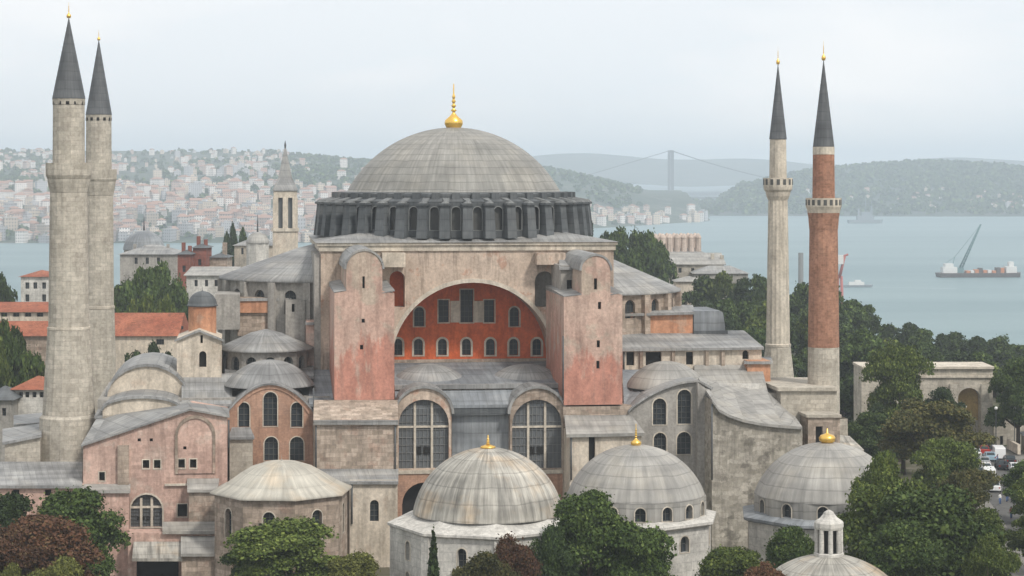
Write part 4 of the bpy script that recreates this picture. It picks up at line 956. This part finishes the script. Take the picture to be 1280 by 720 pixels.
MB().tube([(0,0,zz(291)),(0,0,zz(268))],[.3,.06],6).build('finial','lead_dark',kd)
for i,(a,b_,yt,lb) in enumerate(((222,238,318,'narrow dark red brick block at the end of the palace roofs'),(241,258,310,'tall dark red brick block with chimneys among palace roofs'),(262,284,322,'pinkish brick palace block beside the tall red one'))):
    building('brick_block',lb,'building',a,b_,yt,560+i*6,10,'brick_red' if i<2 else 'stone_pink','lead_dark','hip',5,wins=[((a+b_)/2,yt+14,yt+22,4)],chim=[(a+4,yt-14,yt+2,4),(b_-4,yt-10,yt+2,4)] if i<2 else [(b_-6,yt-18,yt,5)])
building('stone_house','low white house under the red brick palace blocks','building',233,290,345,520,12,'white','lead_grey','shed',9,wins=[(245,350,358,4),(258,350,358,4),(270,350,358,4)])
building('palace_hall','grey roofed palace range seen past the twin minarets','hall',150,222,318,600,16,'greyp','lead','hip',11,wins=[(170,322,330,4),(184,322,330,4),(198,322,330,4)],chim=[(163,306,318,3),(176,308,318,3),(205,306,318,3)])
p=W(180,0,680); k=680/F; cd=thing('domed_church','broad grey dome behind the palace range, hazy','church',(p.x,680,h0(p.x,680))); zz=lambda y: zrow(y,680)-h0(p.x,680)
MB().lathe([(25*k,0),(25*k,zz(312))],n=16,sm=False).build('wall','greyp',cd); MB().lathe(cap_prof(26*k,24*k,zz(312)+.02,8),n=32).build('dome','lead_blue',cd); MB().tube([(0,0,zz(289)),(0,0,zz(270))],[.35,.06],6).build('finial','lead_dark',cd)
building('apartment_house','white three storey house at the left edge behind trees','house',26,64,346,560,14,'white','tile','hip',7,wins=[(34,353,361,5),(44,353,361,5),(55,353,361,5),(34,368,377,5),(55,368,377,5)])
building('long_building','long low building with a faded red roof at the left edge','building',-30,80,390,430,14,'cream','tile','gable',10,wins=[(20,391,396,8),(35,391,396,8),(50,391,396,8),(5,391,396,8)])
building('long_building','red tiled lower building in front of the left edge long building','building',-20,80,420,400,12,'stone_pink','tile','gable',16)
building('long_building','long building with red roof and dark skylights between twin minarets and turret','building',100,220,420,430,15,'cream','tile','gable',26,wins=[(200,424,431,10)])
rl=[o for o in bpy.data.objects if o.get('label','').startswith('long building with red')][0]
MB().box(2,10.5,2.9,3.4,zrow(413,430)-rl.location.z,zrow(409,430)-rl.location.z).build('skylight','glass',rl)
building('white_house','small white house with red hipped roof beside the nearest minaret','house',16,60,487,350,12,'white','tile','hip',13,wins=[(26,490,497,5),(34,490,497,5),(43,490,497,5),(52,490,497,5)])
building('stone_house','dark grey house at the left edge behind the low wing','house',-20,14,500,345,10,'greyp','lead_dark','hip',14,wins=[(5,510,520,5)])
# palace kitchens: row of chimneys
Y=690; x0,x1=W(816,0,Y).x,W(884,0,Y).x; g_=h0(850*.1,Y); k=Y/F
kt=thing('palace_kitchens','palace kitchens with a row of pink domed chimneys beyond the trees','building',((x0+x1)/2,Y,g_),.2)
zz=lambda y: zrow(y,Y)-g_
hw=(x1-x0)/2
MB().box(-hw,hw,0,14,0,zz(318)).build('wall','stone_pink',kt)
MB().hexa([(-hw-.5,-.5,zz(318)+.01),(hw+.5,-.5,zz(318)+.01),(hw+.5,14.5,zz(318)+.01),(-hw-.5,14.5,zz(318)+.01)],[(-hw+2,6.9,zz(311)),(hw-2,6.9,zz(311)),(hw-2,7.1,zz(311)),(-hw+2,7.1,zz(311))]).build('roof','lead',kt)
for row,yo in ((0,3.6),(1,9.6)):
    for i in range(7):
        x=-hw+1.6+i*(2*hw-3.2)/6+row*.7
        MB().lathe([(1.05,zz(316)),(.95,zz(299)),(1.05,zz(298.5)),(1.05,zz(297)),(.7,zz(294)),(.35,zz(292.5)),(0,zz(292))],(x,yo,0),8,sm=False).build('chimney','chimney_pink',kt)
building('palace_range','grey roofed palace wing stepping down from the chimney row','hall',835,905,331,660,14,'stone','lead_grey','shed',13,wins=[(850,335,341,4),(866,335,341,4),(884,335,341,4)],chim=[(893,318,328,4),(905,320,330,4)])
building('palace_range','low dark roofed palace wing at the slope edge','hall',868,935,342,650,12,'greyp','lead','hip',9,wins=[(885,344,350,4),(900,344,350,4)])
building('stone_house','pale small house just behind the wood under the palace wings','house',845,880,352,600,9,'cream','lead_grey','hip',6)
# imperial gate
Y=386; k=Y/F; x0,x1=W(1077,0,Y).x,W(1241,0,Y).x; gx=(x0+x1)/2; gt=thing('stone_gate','grey stone palace gate with tall gilded arch beyond the street','gate',(gx,Y,-1)); zz=lambda y: zrow(y,Y)+1
uo=lambda x: W(x,0,Y).x-gx
ga=arch(uo(1211.5),zz(570),zz(485),29*k,14)
MB().plate([(uo(1077),0),(uo(1241),0),(uo(1241),zz(461)),(uo(1077),zz(461))],[ga],0,9).build('wall','stone',gt)
MB().box(uo(1076),uo(1242),-.5,9.3,zz(461)+.01,zz(458)).box(uo(1150),uo(1241.5),-.35,-.01,zz(472),zz(469)).build('cornice','trim',gt)
MB().plate(arch(uo(1211.5),zz(527),zz(484.5),29.4*k,14),[],2.2,2.4).build('gilded_panel',masonry('gilded_stone',(.36,.25,.09),(.46,.33,.14),(.3,.22,.1),seed=22),gt)
MB().plate(rect(uo(1211.5),0,zz(527.2),29.4*k),[arch(uo(1211.5),.0,zz(531),17*k)],2.2,2.5).build('door_surround','stone',gt)
MB().plate(rect(uo(1211.5),0,zz(530),18*k),[],3.6,3.7).build('door','dark',gt)
for x in (1192,1231): MB().box(uo(x)-.7,uo(x)+.7,-.55,-.01,0,zz(480)).build('pilaster','stone',gt)
building('precinct_wall','low grey wall running right from the stone gate','wall',1242,1330,522,388,3,'stone','lead_grey','flat',3,wins=[(1252,545,556,4)])
building('ticket_house','small cream house with dark windows at the right edge of the street','house',1290,1340,548,372,8,'cream','lead','hip',10,wins=[(1274,556,568,4)])

# ------------------------------------------------------------------ STREET, vehicles, people
asph=groundmat('asphalt',(.085,.083,.08),(.11,.107,.10),(.14,.135,.125),.4); pave=groundmat('paving',(.17,.16,.145),(.22,.205,.185),(.14,.135,.12),.5)
def strip(name,pts,wd,z,mat,h=0.):
    mb=MB(); L=[];R=[]
    for i,p in enumerate(pts):
        d=(Vector(pts[min(i+1,len(pts)-1)])-Vector(pts[max(i-1,0)])).normalized(); nx,ny=-d.y,d.x
        L.append((p[0]+nx*wd/2,p[1]+ny*wd/2,z+h)); R.append((p[0]-nx*wd/2,p[1]-ny*wd/2,z+h))
    for i in range(len(pts)-1):
        if h: mb.slab([R[i],R[i+1],L[i+1],L[i]],h+.02)
        else: mb.poly([R[i],R[i+1],L[i+1],L[i]])
    return setting(mb.build(name,mat))
cl=[(65,180),(67.5,255),(74.5,310),(78.6,350),(81.4,385)]
strip('road',cl,9.5,.012,asph)
strip('pavement',[(x-6.6,y) for x,y in cl],3.6,0,pave,.13); strip('pavement',[(x+6.8,y) for x,y in cl],4,0,pave,.13)
pl=MB().poly([(-75,210,.006),(52,210,.006),(52,262,.006),(-75,262,.006)]).build('plaza',pave); setting(pl)
tyre=flat('tyre',(.02,.02,.02)); gl=flat('car_glass',(.03,.04,.045),.15); lampm=flat('lamp_lens',(.6,.55,.5),.3); redl=flat('tail_lamp',(.35,.03,.02),.3)
def car(label,loc,rz,paint,van=False):
    r=thing('parked_car' if not van else 'delivery_van',label,'car' if not van else 'van',loc,rz,'vehicles along the street')
    P=[(-2.15,.35),(2.15,.35),(2.2,.62),(2.1,.86),(1.15,.98),(.5,1.42),(-.95,1.45),(-1.65,1.0),(-2.15,.95)] if not van else [(-2.5,.38),(2.5,.38),(2.55,.75),(2.3,1.15),(1.75,2.05),(1.5,2.15),(-2.4,2.15),(-2.5,2.0)]
    w_=.86 if not van else .95
    body=MB()
    n=len(P)
    ins=lambda z: w_*(1 if z<1.0 else (.84 if not van else .93))
    A=[(x,-ins(z),z) for x,z in P]; B=[(x,ins(z),z) for x,z in P]
    body.poly(A); body.poly(B[::-1])
    for i in range(n): body.poly([A[i],B[i],B[(i+1)%n],A[(i+1)%n]])
    body.build('body',paint,r)
    g2=MB()
    if not van:
        for s in (-1,1): g2.poly([(x,s*(w_*.86+.035),z) for x,z in ((.95,1.02),(.42,1.36),(-.88,1.39),(-1.4,1.04))])
        g2.poly([(1.13,-.7,1.03),(1.13,.7,1.03),(.56,.64,1.41),(.56,-.64,1.41)]); g2.poly([(-1.62,-.68,1.05),(-1.62,.68,1.05),(-1.0,.62,1.44),(-1.0,-.62,1.44)])
    else:
        for s in (-1,1): g2.poly([(x,s*(w_*.97+.02),z) for x,z in ((2.05,1.3),(1.7,1.95),(.7,1.95),(.7,1.3))])
        g2.poly([(2.27,-.8,1.22),(2.27,.8,1.22),(1.82,.78,2.0),(1.82,-.78,2.0)])
    g2.build('windows',gl,r)
    for x in (-1.35,1.35):
        for s in (-1,1):
            MB(Matrix.Translation((x,s*w_*.96,.33)) @ Matrix.Rotation(pi/2,4,'X')).lathe([(0,-.1),(.33,-.1),(.33,.1),(0,.1)],n=14,sm=False).build('wheel',tyre,r)
    fx=2.2 if not van else 2.54
    for s in (-1,1):
        MB().box(fx-.08,fx+.02,s*.6-.16,s*.6+.16,.62,.76).build('headlight',lampm,r); MB().box(-fx+.03,-fx+.12,s*.62-.1,s*.62+.1,.65,.85).build('tail_light',redl,r)
    return r
pc={'white':flat('paint_white',(.75,.75,.74),.3,0,.03),'silver':flat('paint_silver',(.45,.46,.47),.35,.3,.03),'blue':flat('paint_light_blue',(.30,.42,.50),.3,0,.05),'dark':flat('paint_dark',(.03,.032,.036),.3),'red':flat('paint_red',(.38,.04,.03),.3)}
def onroad(px,Y):
    Y = 340+(Y-340)*.52 if Y > 340 else Y
    return (W(px,0,Y).x,Y,.015)
car('white van with pale roof parked highest on the street by the gate',onroad(1213,388),1.48,pc['white'],True)
car('light blue car facing the gate beside the white vans',onroad(1237,392),1.5,pc['blue'])
car('white car parked halfway down the street behind trees',onroad(1212,372),1.45,pc['white'])
car('silver car between two white vehicles on the street',onroad(1226,356),1.45,pc['silver'])
car('white van lower on the street beside the big tree',onroad(1236,345),1.44,pc['white'],True)
car('white car nearest the bottom of the street',onroad(1243,332),1.42,pc['white'])
car('dark car driving up the street toward the gate',onroad(1252,372),1.5,pc['dark'])
car('red car close to the gate wall',onroad(1229,408),1.55,pc['red'])
for lb,px,Y,pt,vn in (('white car left of the red car by the gate',1219,401,'white',False),('silver car in the middle of the street queue',1230,380,'silver',False),('white van in the queue beside the light blue car',1248,396,'white',True),
   ('white car in the queue below the silver one',1232,366,'white',False),('dark car at the right kerb of the street',1262,384,'dark',False),('white car parked at the right kerb near the frame edge',1268,366,'white',False),('silver car parked under the bushy tree on the right',1272,342,'silver',False)):
    car(lb,onroad(px,Y),1.48,pc[pt],vn)
skin=flat('skin',(.42,.27,.2)); hairm=flat('hair',(.03,.022,.018))
def person(label,loc,rz,top,bottom,stride):
    r=thing('person',label,'person',loc,rz)
    V=[(0,0,.95),(0,0,1.18),(0,0,1.40),(0,0,1.50),(0,.01,1.60),(0,.0,1.70),
       (.10,0,.88),(.11,stride*.5,.50),(.11,stride*.6-.03,.09),(.11,stride*.6+.12,.05),
       (-.10,0,.88),(-.11,-stride*.35,.50),(-.11,-stride-.03,.10),(-.11,-stride+.11,.05),
       (.19,0,1.39),(.24,-stride*.35,1.12),(.24,-stride*.2+.05,.88),(.24,-stride*.1+.1,.79),
       (-.19,0,1.39),(-.24,stride*.35,1.12),(-.24,stride*.5+.05,.88),(-.24,stride*.6+.1,.79)]
    R=[.15,.14,.16,.06,.095,.085,.10,.065,.045,.04,.10,.065,.045,.04,.065,.048,.035,.03,.065,.048,.035,.03]
    E=[(0,1),(1,2),(2,3),(3,4),(4,5),(0,6),(6,7),(7,8),(8,9),(0,10),(10,11),(11,12),(12,13),(2,14),(14,15),(15,16),(16,17),(2,18),(18,19),(19,20),(20,21)]
    me=bpy.data.meshes.new('body'); me.from_pydata(V,E,[]); o=bpy.data.objects.new('body',me); COL.objects.link(o); o.parent=r
    sm=o.modifiers.new('skin','SKIN')
    for i,s in enumerate(me.skin_vertices[0].data if me.skin_vertices else []): s.radius=(R[i],R[i]*.8)
    if not me.skin_vertices: return r
    me.skin_vertices[0].data[0].use_root=True
    o.modifiers.new('sub','SUBSURF').levels=1
    for m_ in (top,): me.materials.append(m_)
    mb=MB().lathe([(.19,.86),(.17,.95),(.15,1.02)],n=12); mb.build('trousers',bottom,r)
    l=MB()
    l.tube([(.10,0,.92),(.11,stride*.5,.50),(.11,stride*.6-.03,.10)],[.12,.085,.075],8).tube([(-.10,0,.92),(-.11,-stride*.35,.50),(-.11,-stride-.03,.11)],[.12,.085,.075],8).build('trouser_legs',bottom,r)
    MB().lathe([(0,-.125),(.06,-.11),(.095,-.02),(.1,.04),(.075,.1),(0,.125)],(0,.015,1.63),12).build('head',skin,r)
    MB().lathe([(.108,-.02),(.112,.04),(.085,.11),(0,.14)],(0,-.012,1.635),12).build('hair',hairm,r)
    return r
cl_={'r':flat('cloth_red',(.4,.05,.05)),'w':flat('cloth_white',(.65,.64,.62)),'b':flat('cloth_blue',(.08,.13,.25)),'k':flat('cloth_black',(.02,.02,.025)),'t':flat('cloth_tan',(.35,.26,.17))}
for lb,px,Y,rz,a,b_,s in (('person in red top walking before the gate',1232,416,.3,'r','k',.2),('person in white shirt by the gate arch',1222,419,2.8,'w','b',.12),('person in black standing under the gate arch',1208,420,0,'k','k',.05),
   ('person in blue shirt beside the blue car',1247,395,1.5,'b','k',.15),('person in tan clothes walking down the street edge',1259,350,3.0,'t','b',.22),('person in white top and dark trousers further down the street',1261,332,3.1,'w','k',.22),('person in red shirt near the street bottom',1264,305,.1,'r','b',.2)):
    Y = Y*.915 if Y > 340 else Y
    person(lb,(W(px,0,Y).x,Y,.02),rz,cl_[a],cl_[b_],s)
# street lamps
def lamp(label,px,Y,hgt):
    Y*=.915
    r=thing('street_lamp',label,'street lamp',(W(px,0,Y).x,Y,0)); MB().lathe([(.14,0),(.09,1),(.06,hgt)],n=8).build('post','lead_dark',r)
    MB().lathe([(.1,hgt),(.28,hgt+.12),(.3,hgt+.4),(0,hgt+.62)],n=12).build('lamp_head',flat('lamp_globe',(.75,.75,.72),.3),r)
lamp('street lamp with white globe before the gate arch',1206,410,8.0); lamp('street lamp with white globe right of the gate',1245,412,7.5); lamp('street lamp with white globe furthest right by the wall',1268,412,7.5)

# ------------------------------------------------------------------ TREES
import numpy as np
def crown_mesh(name, seed, r, z0, z1, nleaf, size, mat, lumps=18, shape='round'):
    rs=np.random.RandomState(seed); H=z1-z0; cz=(z0+z1)/2
    bl=[]
    for i in range(lumps):
        if shape=='cypress':
            tt=(i+.5)/lumps; rad=r*(sin(pi*min(1,tt*.9+.12))**.7)*.75; bl.append((rs.uniform(-.15,.15)*r,rs.uniform(-.15,.15)*r,z0+H*tt,rad,H/lumps*1.3))
        else:
            a=rs.uniform(0,2*pi); tt=rs.uniform(0,1); env=1+.22*sin(2*a+seed)+.18*sin(3*a+seed*2.3+tt*4); rr=env*sqrt(max(0,1-((tt-.42)/.62)**2))*rs.uniform(.25,.78)*r
            q=r*rs.uniform(.18,.38); bl.append((rr*cos(a),rr*sin(a),z0+H*(.12+.76*tt),q,q*rs.uniform(.65,.9)))
    if shape!='cypress': bl.append((0,0,cz,r*.55,H*.36))
    bl=np.array(bl); wt=bl[:,3]**2*rs.uniform(.3,1.6,len(bl)); wt/=wt.sum()
    n=nleaf; ix=rs.choice(len(bl),n,p=wt); d=rs.normal(size=(n,3)); d/=np.linalg.norm(d,axis=1)[:,None]; d[:,2]=np.where(d[:,2]<-.25,-d[:,2],d[:,2])
    rad=rs.uniform(.6,1.12,n); rad=np.where(rs.rand(n)<.14,rad*rs.uniform(1.0,1.35,n),rad)
    c=bl[ix][:,:3]+d*rad[:,None]*bl[ix][:,[3,3,4]]
    nv=d+rs.normal(size=(n,3))*1.1; nv[:,2]+=.3; nv/=np.linalg.norm(nv,axis=1)[:,None]
    t=np.cross(nv,rs.normal(size=(n,3))); t/=np.linalg.norm(t,axis=1)[:,None]+1e-9; b=np.cross(nv,t)
    s=size*(.45+1.5*rs.rand(n)**1.8)[:,None]; s2=s*rs.uniform(.5,.9,n)[:,None]
    j=lambda: 1+rs.uniform(-.25,.25,(n,1))
    P=np.stack([c-t*s*j(),c-b*s2*j()+nv*s*.2,c+t*s*j(),c+b*s2*j()-nv*s*.15],1).reshape(-1,3)
    me=bpy.data.meshes.new(name); me.vertices.add(len(P)); me.vertices.foreach_set('co',P.ravel().astype(np.float32))
    me.loops.add(4*n); me.loops.foreach_set('vertex_index',np.arange(4*n,dtype=np.int32)); me.polygons.add(n); me.polygons.foreach_set('loop_start',np.arange(0,4*n,4,dtype=np.int32)); me.polygons.foreach_set('loop_total',np.full(n,4,dtype=np.int32))
    me.update(calc_edges=True); me.materials.append(M[mat]); return me, bl
def make_tree(name,label,cat,seed,r,z0,z1,nleaf,size,mat,shape='round',group=None,lumps=18):
    root=thing(name,label,cat,(0,0,0),0,group)
    me,bl=crown_mesh('crown',seed,r,z0,z1,nleaf,size,mat,lumps,shape); c=bpy.data.objects.new('crown',me); COL.objects.link(c); c.parent=root
    rs=random.Random(seed); H=z1-z0
    tm=MB().tube([(0,0,-.5),(.1,.05,z0*.6),(0,.1,z0+H*.25),(.1,0,z0+H*.7)],[.42,.34,.26,.08],8)
    if shape!='cypress':
        for i in range(7):
            q=bl[rs.randrange(len(bl)-1)]; tm.tube([(0,.05,z0+H*.08),(q[0]*.5,q[1]*.5,(z0+q[2])/2+.5),(q[0],q[1],q[2])],[.2,.13,.05],6)
    tm.build('trunk','bark',root); return root
TP={}
for kind,mat,seeds in (('A','leafA',(1,2,3)),('B','leafB',(4,5,6)),('C','leafC',(7,8)),('R','leafR',(9,10)),('Y','leafY',(11,)),('K','leafK',(12,13))):
    TP[kind]=[dict(seed=s,mat=mat) for s in seeds]
BASE_R,BASE_Z0,BASE_Z1=5.,3.,12.
made={}
tcount=0
def tree(label,px,ytop,hwpx,Y,kind,ground=None,group=None,var=None,sq=1.,name='broadleaf_tree',ybot=None,lo=False):
    """tree whose top shows at row ytop and half width hwpx at depth Y"""
    global tcount; tcount+=1
    p=W(px,ytop,Y); g_=h0(p.x,Y) if ground is None else ground; r=hwpx*Y/F
    sp=TP[kind][(tcount if var is None else var)%len(TP[kind])]; key=(kind,sp['seed'],lo)
    rs=random.Random(tcount*17)
    H=p.z-g_; sc=(r/BASE_R, r/BASE_R, H/BASE_Z1); rz=rs.uniform(0,6.28)
    if key not in made:
        made[key]=make_tree(name,label,'tree',sp['seed'],BASE_R,.6 if lo else 2.2,BASE_Z1,11000 if lo else 55000,.26 if lo else .122,sp['mat'],group=group,lumps=38); t_=made[key]; t_.location=(p.x,Y,g_); t_.rotation_euler=(0,0,rz); t_.scale=sc
        return t_
    t_=dup(made[key],(p.x,Y,g_),rz,sc,label,group); t_.name=name
    if not group and 'group' in t_: del t_['group']
    return t_
FG=[ # label, column, top row, half width, depth, kind
('russet tree in the bottom left corner',62,646,78,228,'R'),('second russet tree at the very left edge',-8,655,60,222,'R'),
('dark green tree behind the russet tree at the bottom left',92,613,72,236,'A'),('dark tree at the left edge beneath the low wing',10,622,58,240,'K'),
('yellow green bush at the bottom left edge',82,699,44,215,'Y'),('yellow green small bush in the far bottom left corner',14,706,26,214,'Y'),
('mid green tree before the low pink octagon',362,650,74,238,'B'),('dark green tree at the base of the octagon, left of the mid green one',318,672,38,240,'A'),('bright yellow green tree right of the octagon trees',440,692,46,228,'Y'),
('russet tree against the white octagonal mausoleum',640,668,40,218,'R'),('olive green tree beside the russet one at the white mausoleum',604,690,46,214,'C'),
('large dark green tree between the two front domes',738,616,68,226,'A'),('dark green tree to the right of the big one under the grey dome',800,648,58,228,'A'),('small dark tree at the bottom between domes',690,662,36,222,'K'),
('low green tree in front of the rough stone wall',925,682,52,226,'B'),('low russet bush beside the lantern dome',955,702,40,218,'R'),('green tree left of the lantern dome',985,655,38,232,'A'),
('big green tree directly behind the lantern dome',1095,600,66,238,'B'),('largest green tree at the bottom right',1165,598,92,232,'A'),('yellowish tree between the grey dome and the big trees',1104,566,46,243,'B'),('olive green tree leaning over the street above the biggest tree',1200,586,44,272,'C'),('mid green tree between the two olive trees and the street',1178,548,42,292,'B'),('bright green tree at the street bend by the bottom edge',1238,668,34,226,'B'),('dark green tree below the gate wall left end',1090,515,40,345,'A'),('dark tree between minaret foot and gate wall',1068,530,30,345,'A'),('green tree at the foot of the gate wall',1130,520,44,350,'A'),
('tall olive tree in front of the stone gate',1165,498,62,330,'C'),('olive brown tree right of the tall olive one',1195,560,46,300,'C'),('dark green tree at the right of the lantern dome',1120,648,60,226,'A'),('green tree beside the street at the bottom',1225,634,42,236,'B'),
('bushy dark tree at the right bottom edge over the street',1300,565,42,300,'A'),('mid green tree at the right edge beside the parked cars',1294,590,36,288,'B'),('green tree in the bottom right corner',1296,640,36,262,'B'),
('light green tree rising before the gate wall',1124,432,40,365,'B'),('small dark tree beside the gilded arch',1178,480,30,372,'K'),('green tree right of the gate by the frame edge',1272,448,38,379,'A'),
('dark conical tree at the left end of the gate',1096,500,22,360,'K'),
]
for lb,px,yt,hw,Y,kd in FG: tree(lb,px,yt,hw,Y,kd,ground=0)
rw=random.Random(5)
GW='trees of the wood behind the minarets'; LW='dark green tree in the wood behind the two right minarets'
def top_row(px):
    for a,ya,b_,yb in ((855,350,900,338),(900,338,945,334),(945,334,1000,352),(1000,352,1045,352),(1045,352,1075,372),(1075,372,1120,402),(1120,402,1180,410),(1180,410,1300,425)):
        if a<=px<=b_: return ya+(yb-ya)*(px-a)/(b_-a)
    return 360
for i in range(20):
    px=862+i*22.5; tree(LW,px+rw.uniform(-6,6),top_row(min(1299,px))+rw.uniform(-4,9),rw.uniform(20,29),rw.uniform(560,610),rw.choice('AAAKB'),group=GW,lo=True)
for i in range(20):
    px=862+i*22; tree(LW,px+rw.uniform(-8,8),top_row(min(1299,px))+rw.uniform(28,46),rw.uniform(24,34),rw.uniform(500,545),rw.choice('AAKBA'),group=GW,lo=True)
for i in range(12):
    px=900+i*17; tree(LW,px+rw.uniform(-8,8),top_row(px)+rw.uniform(70,95),rw.uniform(26,36),rw.uniform(450,490),rw.choice('AKAB'),group=GW,lo=True)
for i in range(16):
    px=1075+i*16; tree(LW,px+rw.uniform(-8,8),top_row(min(1299,px))+rw.uniform(24,40),rw.uniform(24,34),rw.uniform(445,490),rw.choice('AAKB'),group=GW,lo=True)
for px in (1062,1085,1072,1055): tree('dark tree low between the brick minaret and the gate',px,470+rw.uniform(-8,25),30,rw.uniform(400,430),'K',group='trees between brick minaret and gate',lo=True)
for px,yt in ((757,292),(775,284),(794,276),(812,284),(824,300),(744,302),(800,304),(775,306)): tree('dark green tree on the palace slope right of the drum',px,yt,23,rw.uniform(600,650),rw.choice('AKA'),group='trees beside the palace kitchens',lo=True)
for px,yt in ((160,338),(180,328),(202,327),(219,335),(226,352),(154,352),(190,348)): tree('dark green tree in the clump right of the twin minarets',px,yt,25,rw.uniform(470,500),rw.choice('AKA'),group='tree clump by the twin minarets',lo=True)
for px,yt in ((165,372),(185,362),(206,370)): tree('lighter tree low in the clump right of the twin minarets',px,yt,15,455,'B',group='light trees by the twin minarets',lo=True)
for px,yt in ((4,345),(14,352),(-8,350)): tree('dark tree at the left edge beside the white house',px,yt,15,500,'K',group='trees at the left edge',lo=True)
for px,yt in ((2,393),(20,408),(40,425),(-6,415)): tree('green tree in front of the red roofs at the left edge',px,yt,23,rw.uniform(360,385),rw.choice('AB'),group='trees before the red roofs',lo=True)
for px,yt in ((165,432),(190,430),(210,434)): tree('dark tree below the red roof between twin minarets and turret',px,yt,18,395,'K',group='trees below the red roof',lo=True)
for px,yt in ((292,282),(303,277),(283,292)): tree('dark tree beside the palace kiosk',px,yt,10,660,'K',group='trees by the kiosk',lo=True)
# rainwater pipes on the mosque's walls
for x,ya,yb,v_ in ((395,530,586,-42.15),(494,530,586,-42.15),(440,604,655,-46.15),(714,545,600,-42.15),(392,485,560,-37.15),(286,525,560,-45.15),(780,440,470,-22.15),(704,420,500,-37.15),(890,505,600,-43.15)):
    a=LP(x,ya,v_); b_=LP(x,yb,v_); MB().tube([a,(a[0],v_,b_[2])],.11,6).build('downpipe','lead_dark',mosque)
# more people on the street
src=[o for o in COL.objects if o.name.startswith('person') and o.parent is None]
for i,(px,Y,lb) in enumerate(((1236,420,'person in red top in the group right of the gate arch'),(1240,414,'person in black beside the red car'),(1252,402,'person in blue top behind the dark car'),(1256,388,'person walking past the dark parked car'),(1266,352,'person on the right kerb near the white parked car'),(1250,318,'person crossing low on the street'),(1270,322,'person at the right edge of the street'))):
    Y = Y*.915 if Y > 340 else Y
    dup(src[(i*3)%len(src)],(W(px,0,Y).x,Y,.02),i*1.3,None,lb)
# cypresses
cy=make_tree('cypress_tree','slim dark cypress against the white octagonal mausoleum','tree',31,1.0,.6,10.,4500,.2,'leafK',shape='cypress',lumps=14)
p=W(542,663,219); cy.location=(p.x,219,0); cy.scale=(.75,.75,p.z/10)
c2=dup(cy,(W(739,0,640).x,640,0),1.,(1.6,1.6,zrow(276,640)/10),'slim cypress rising beside the drum');
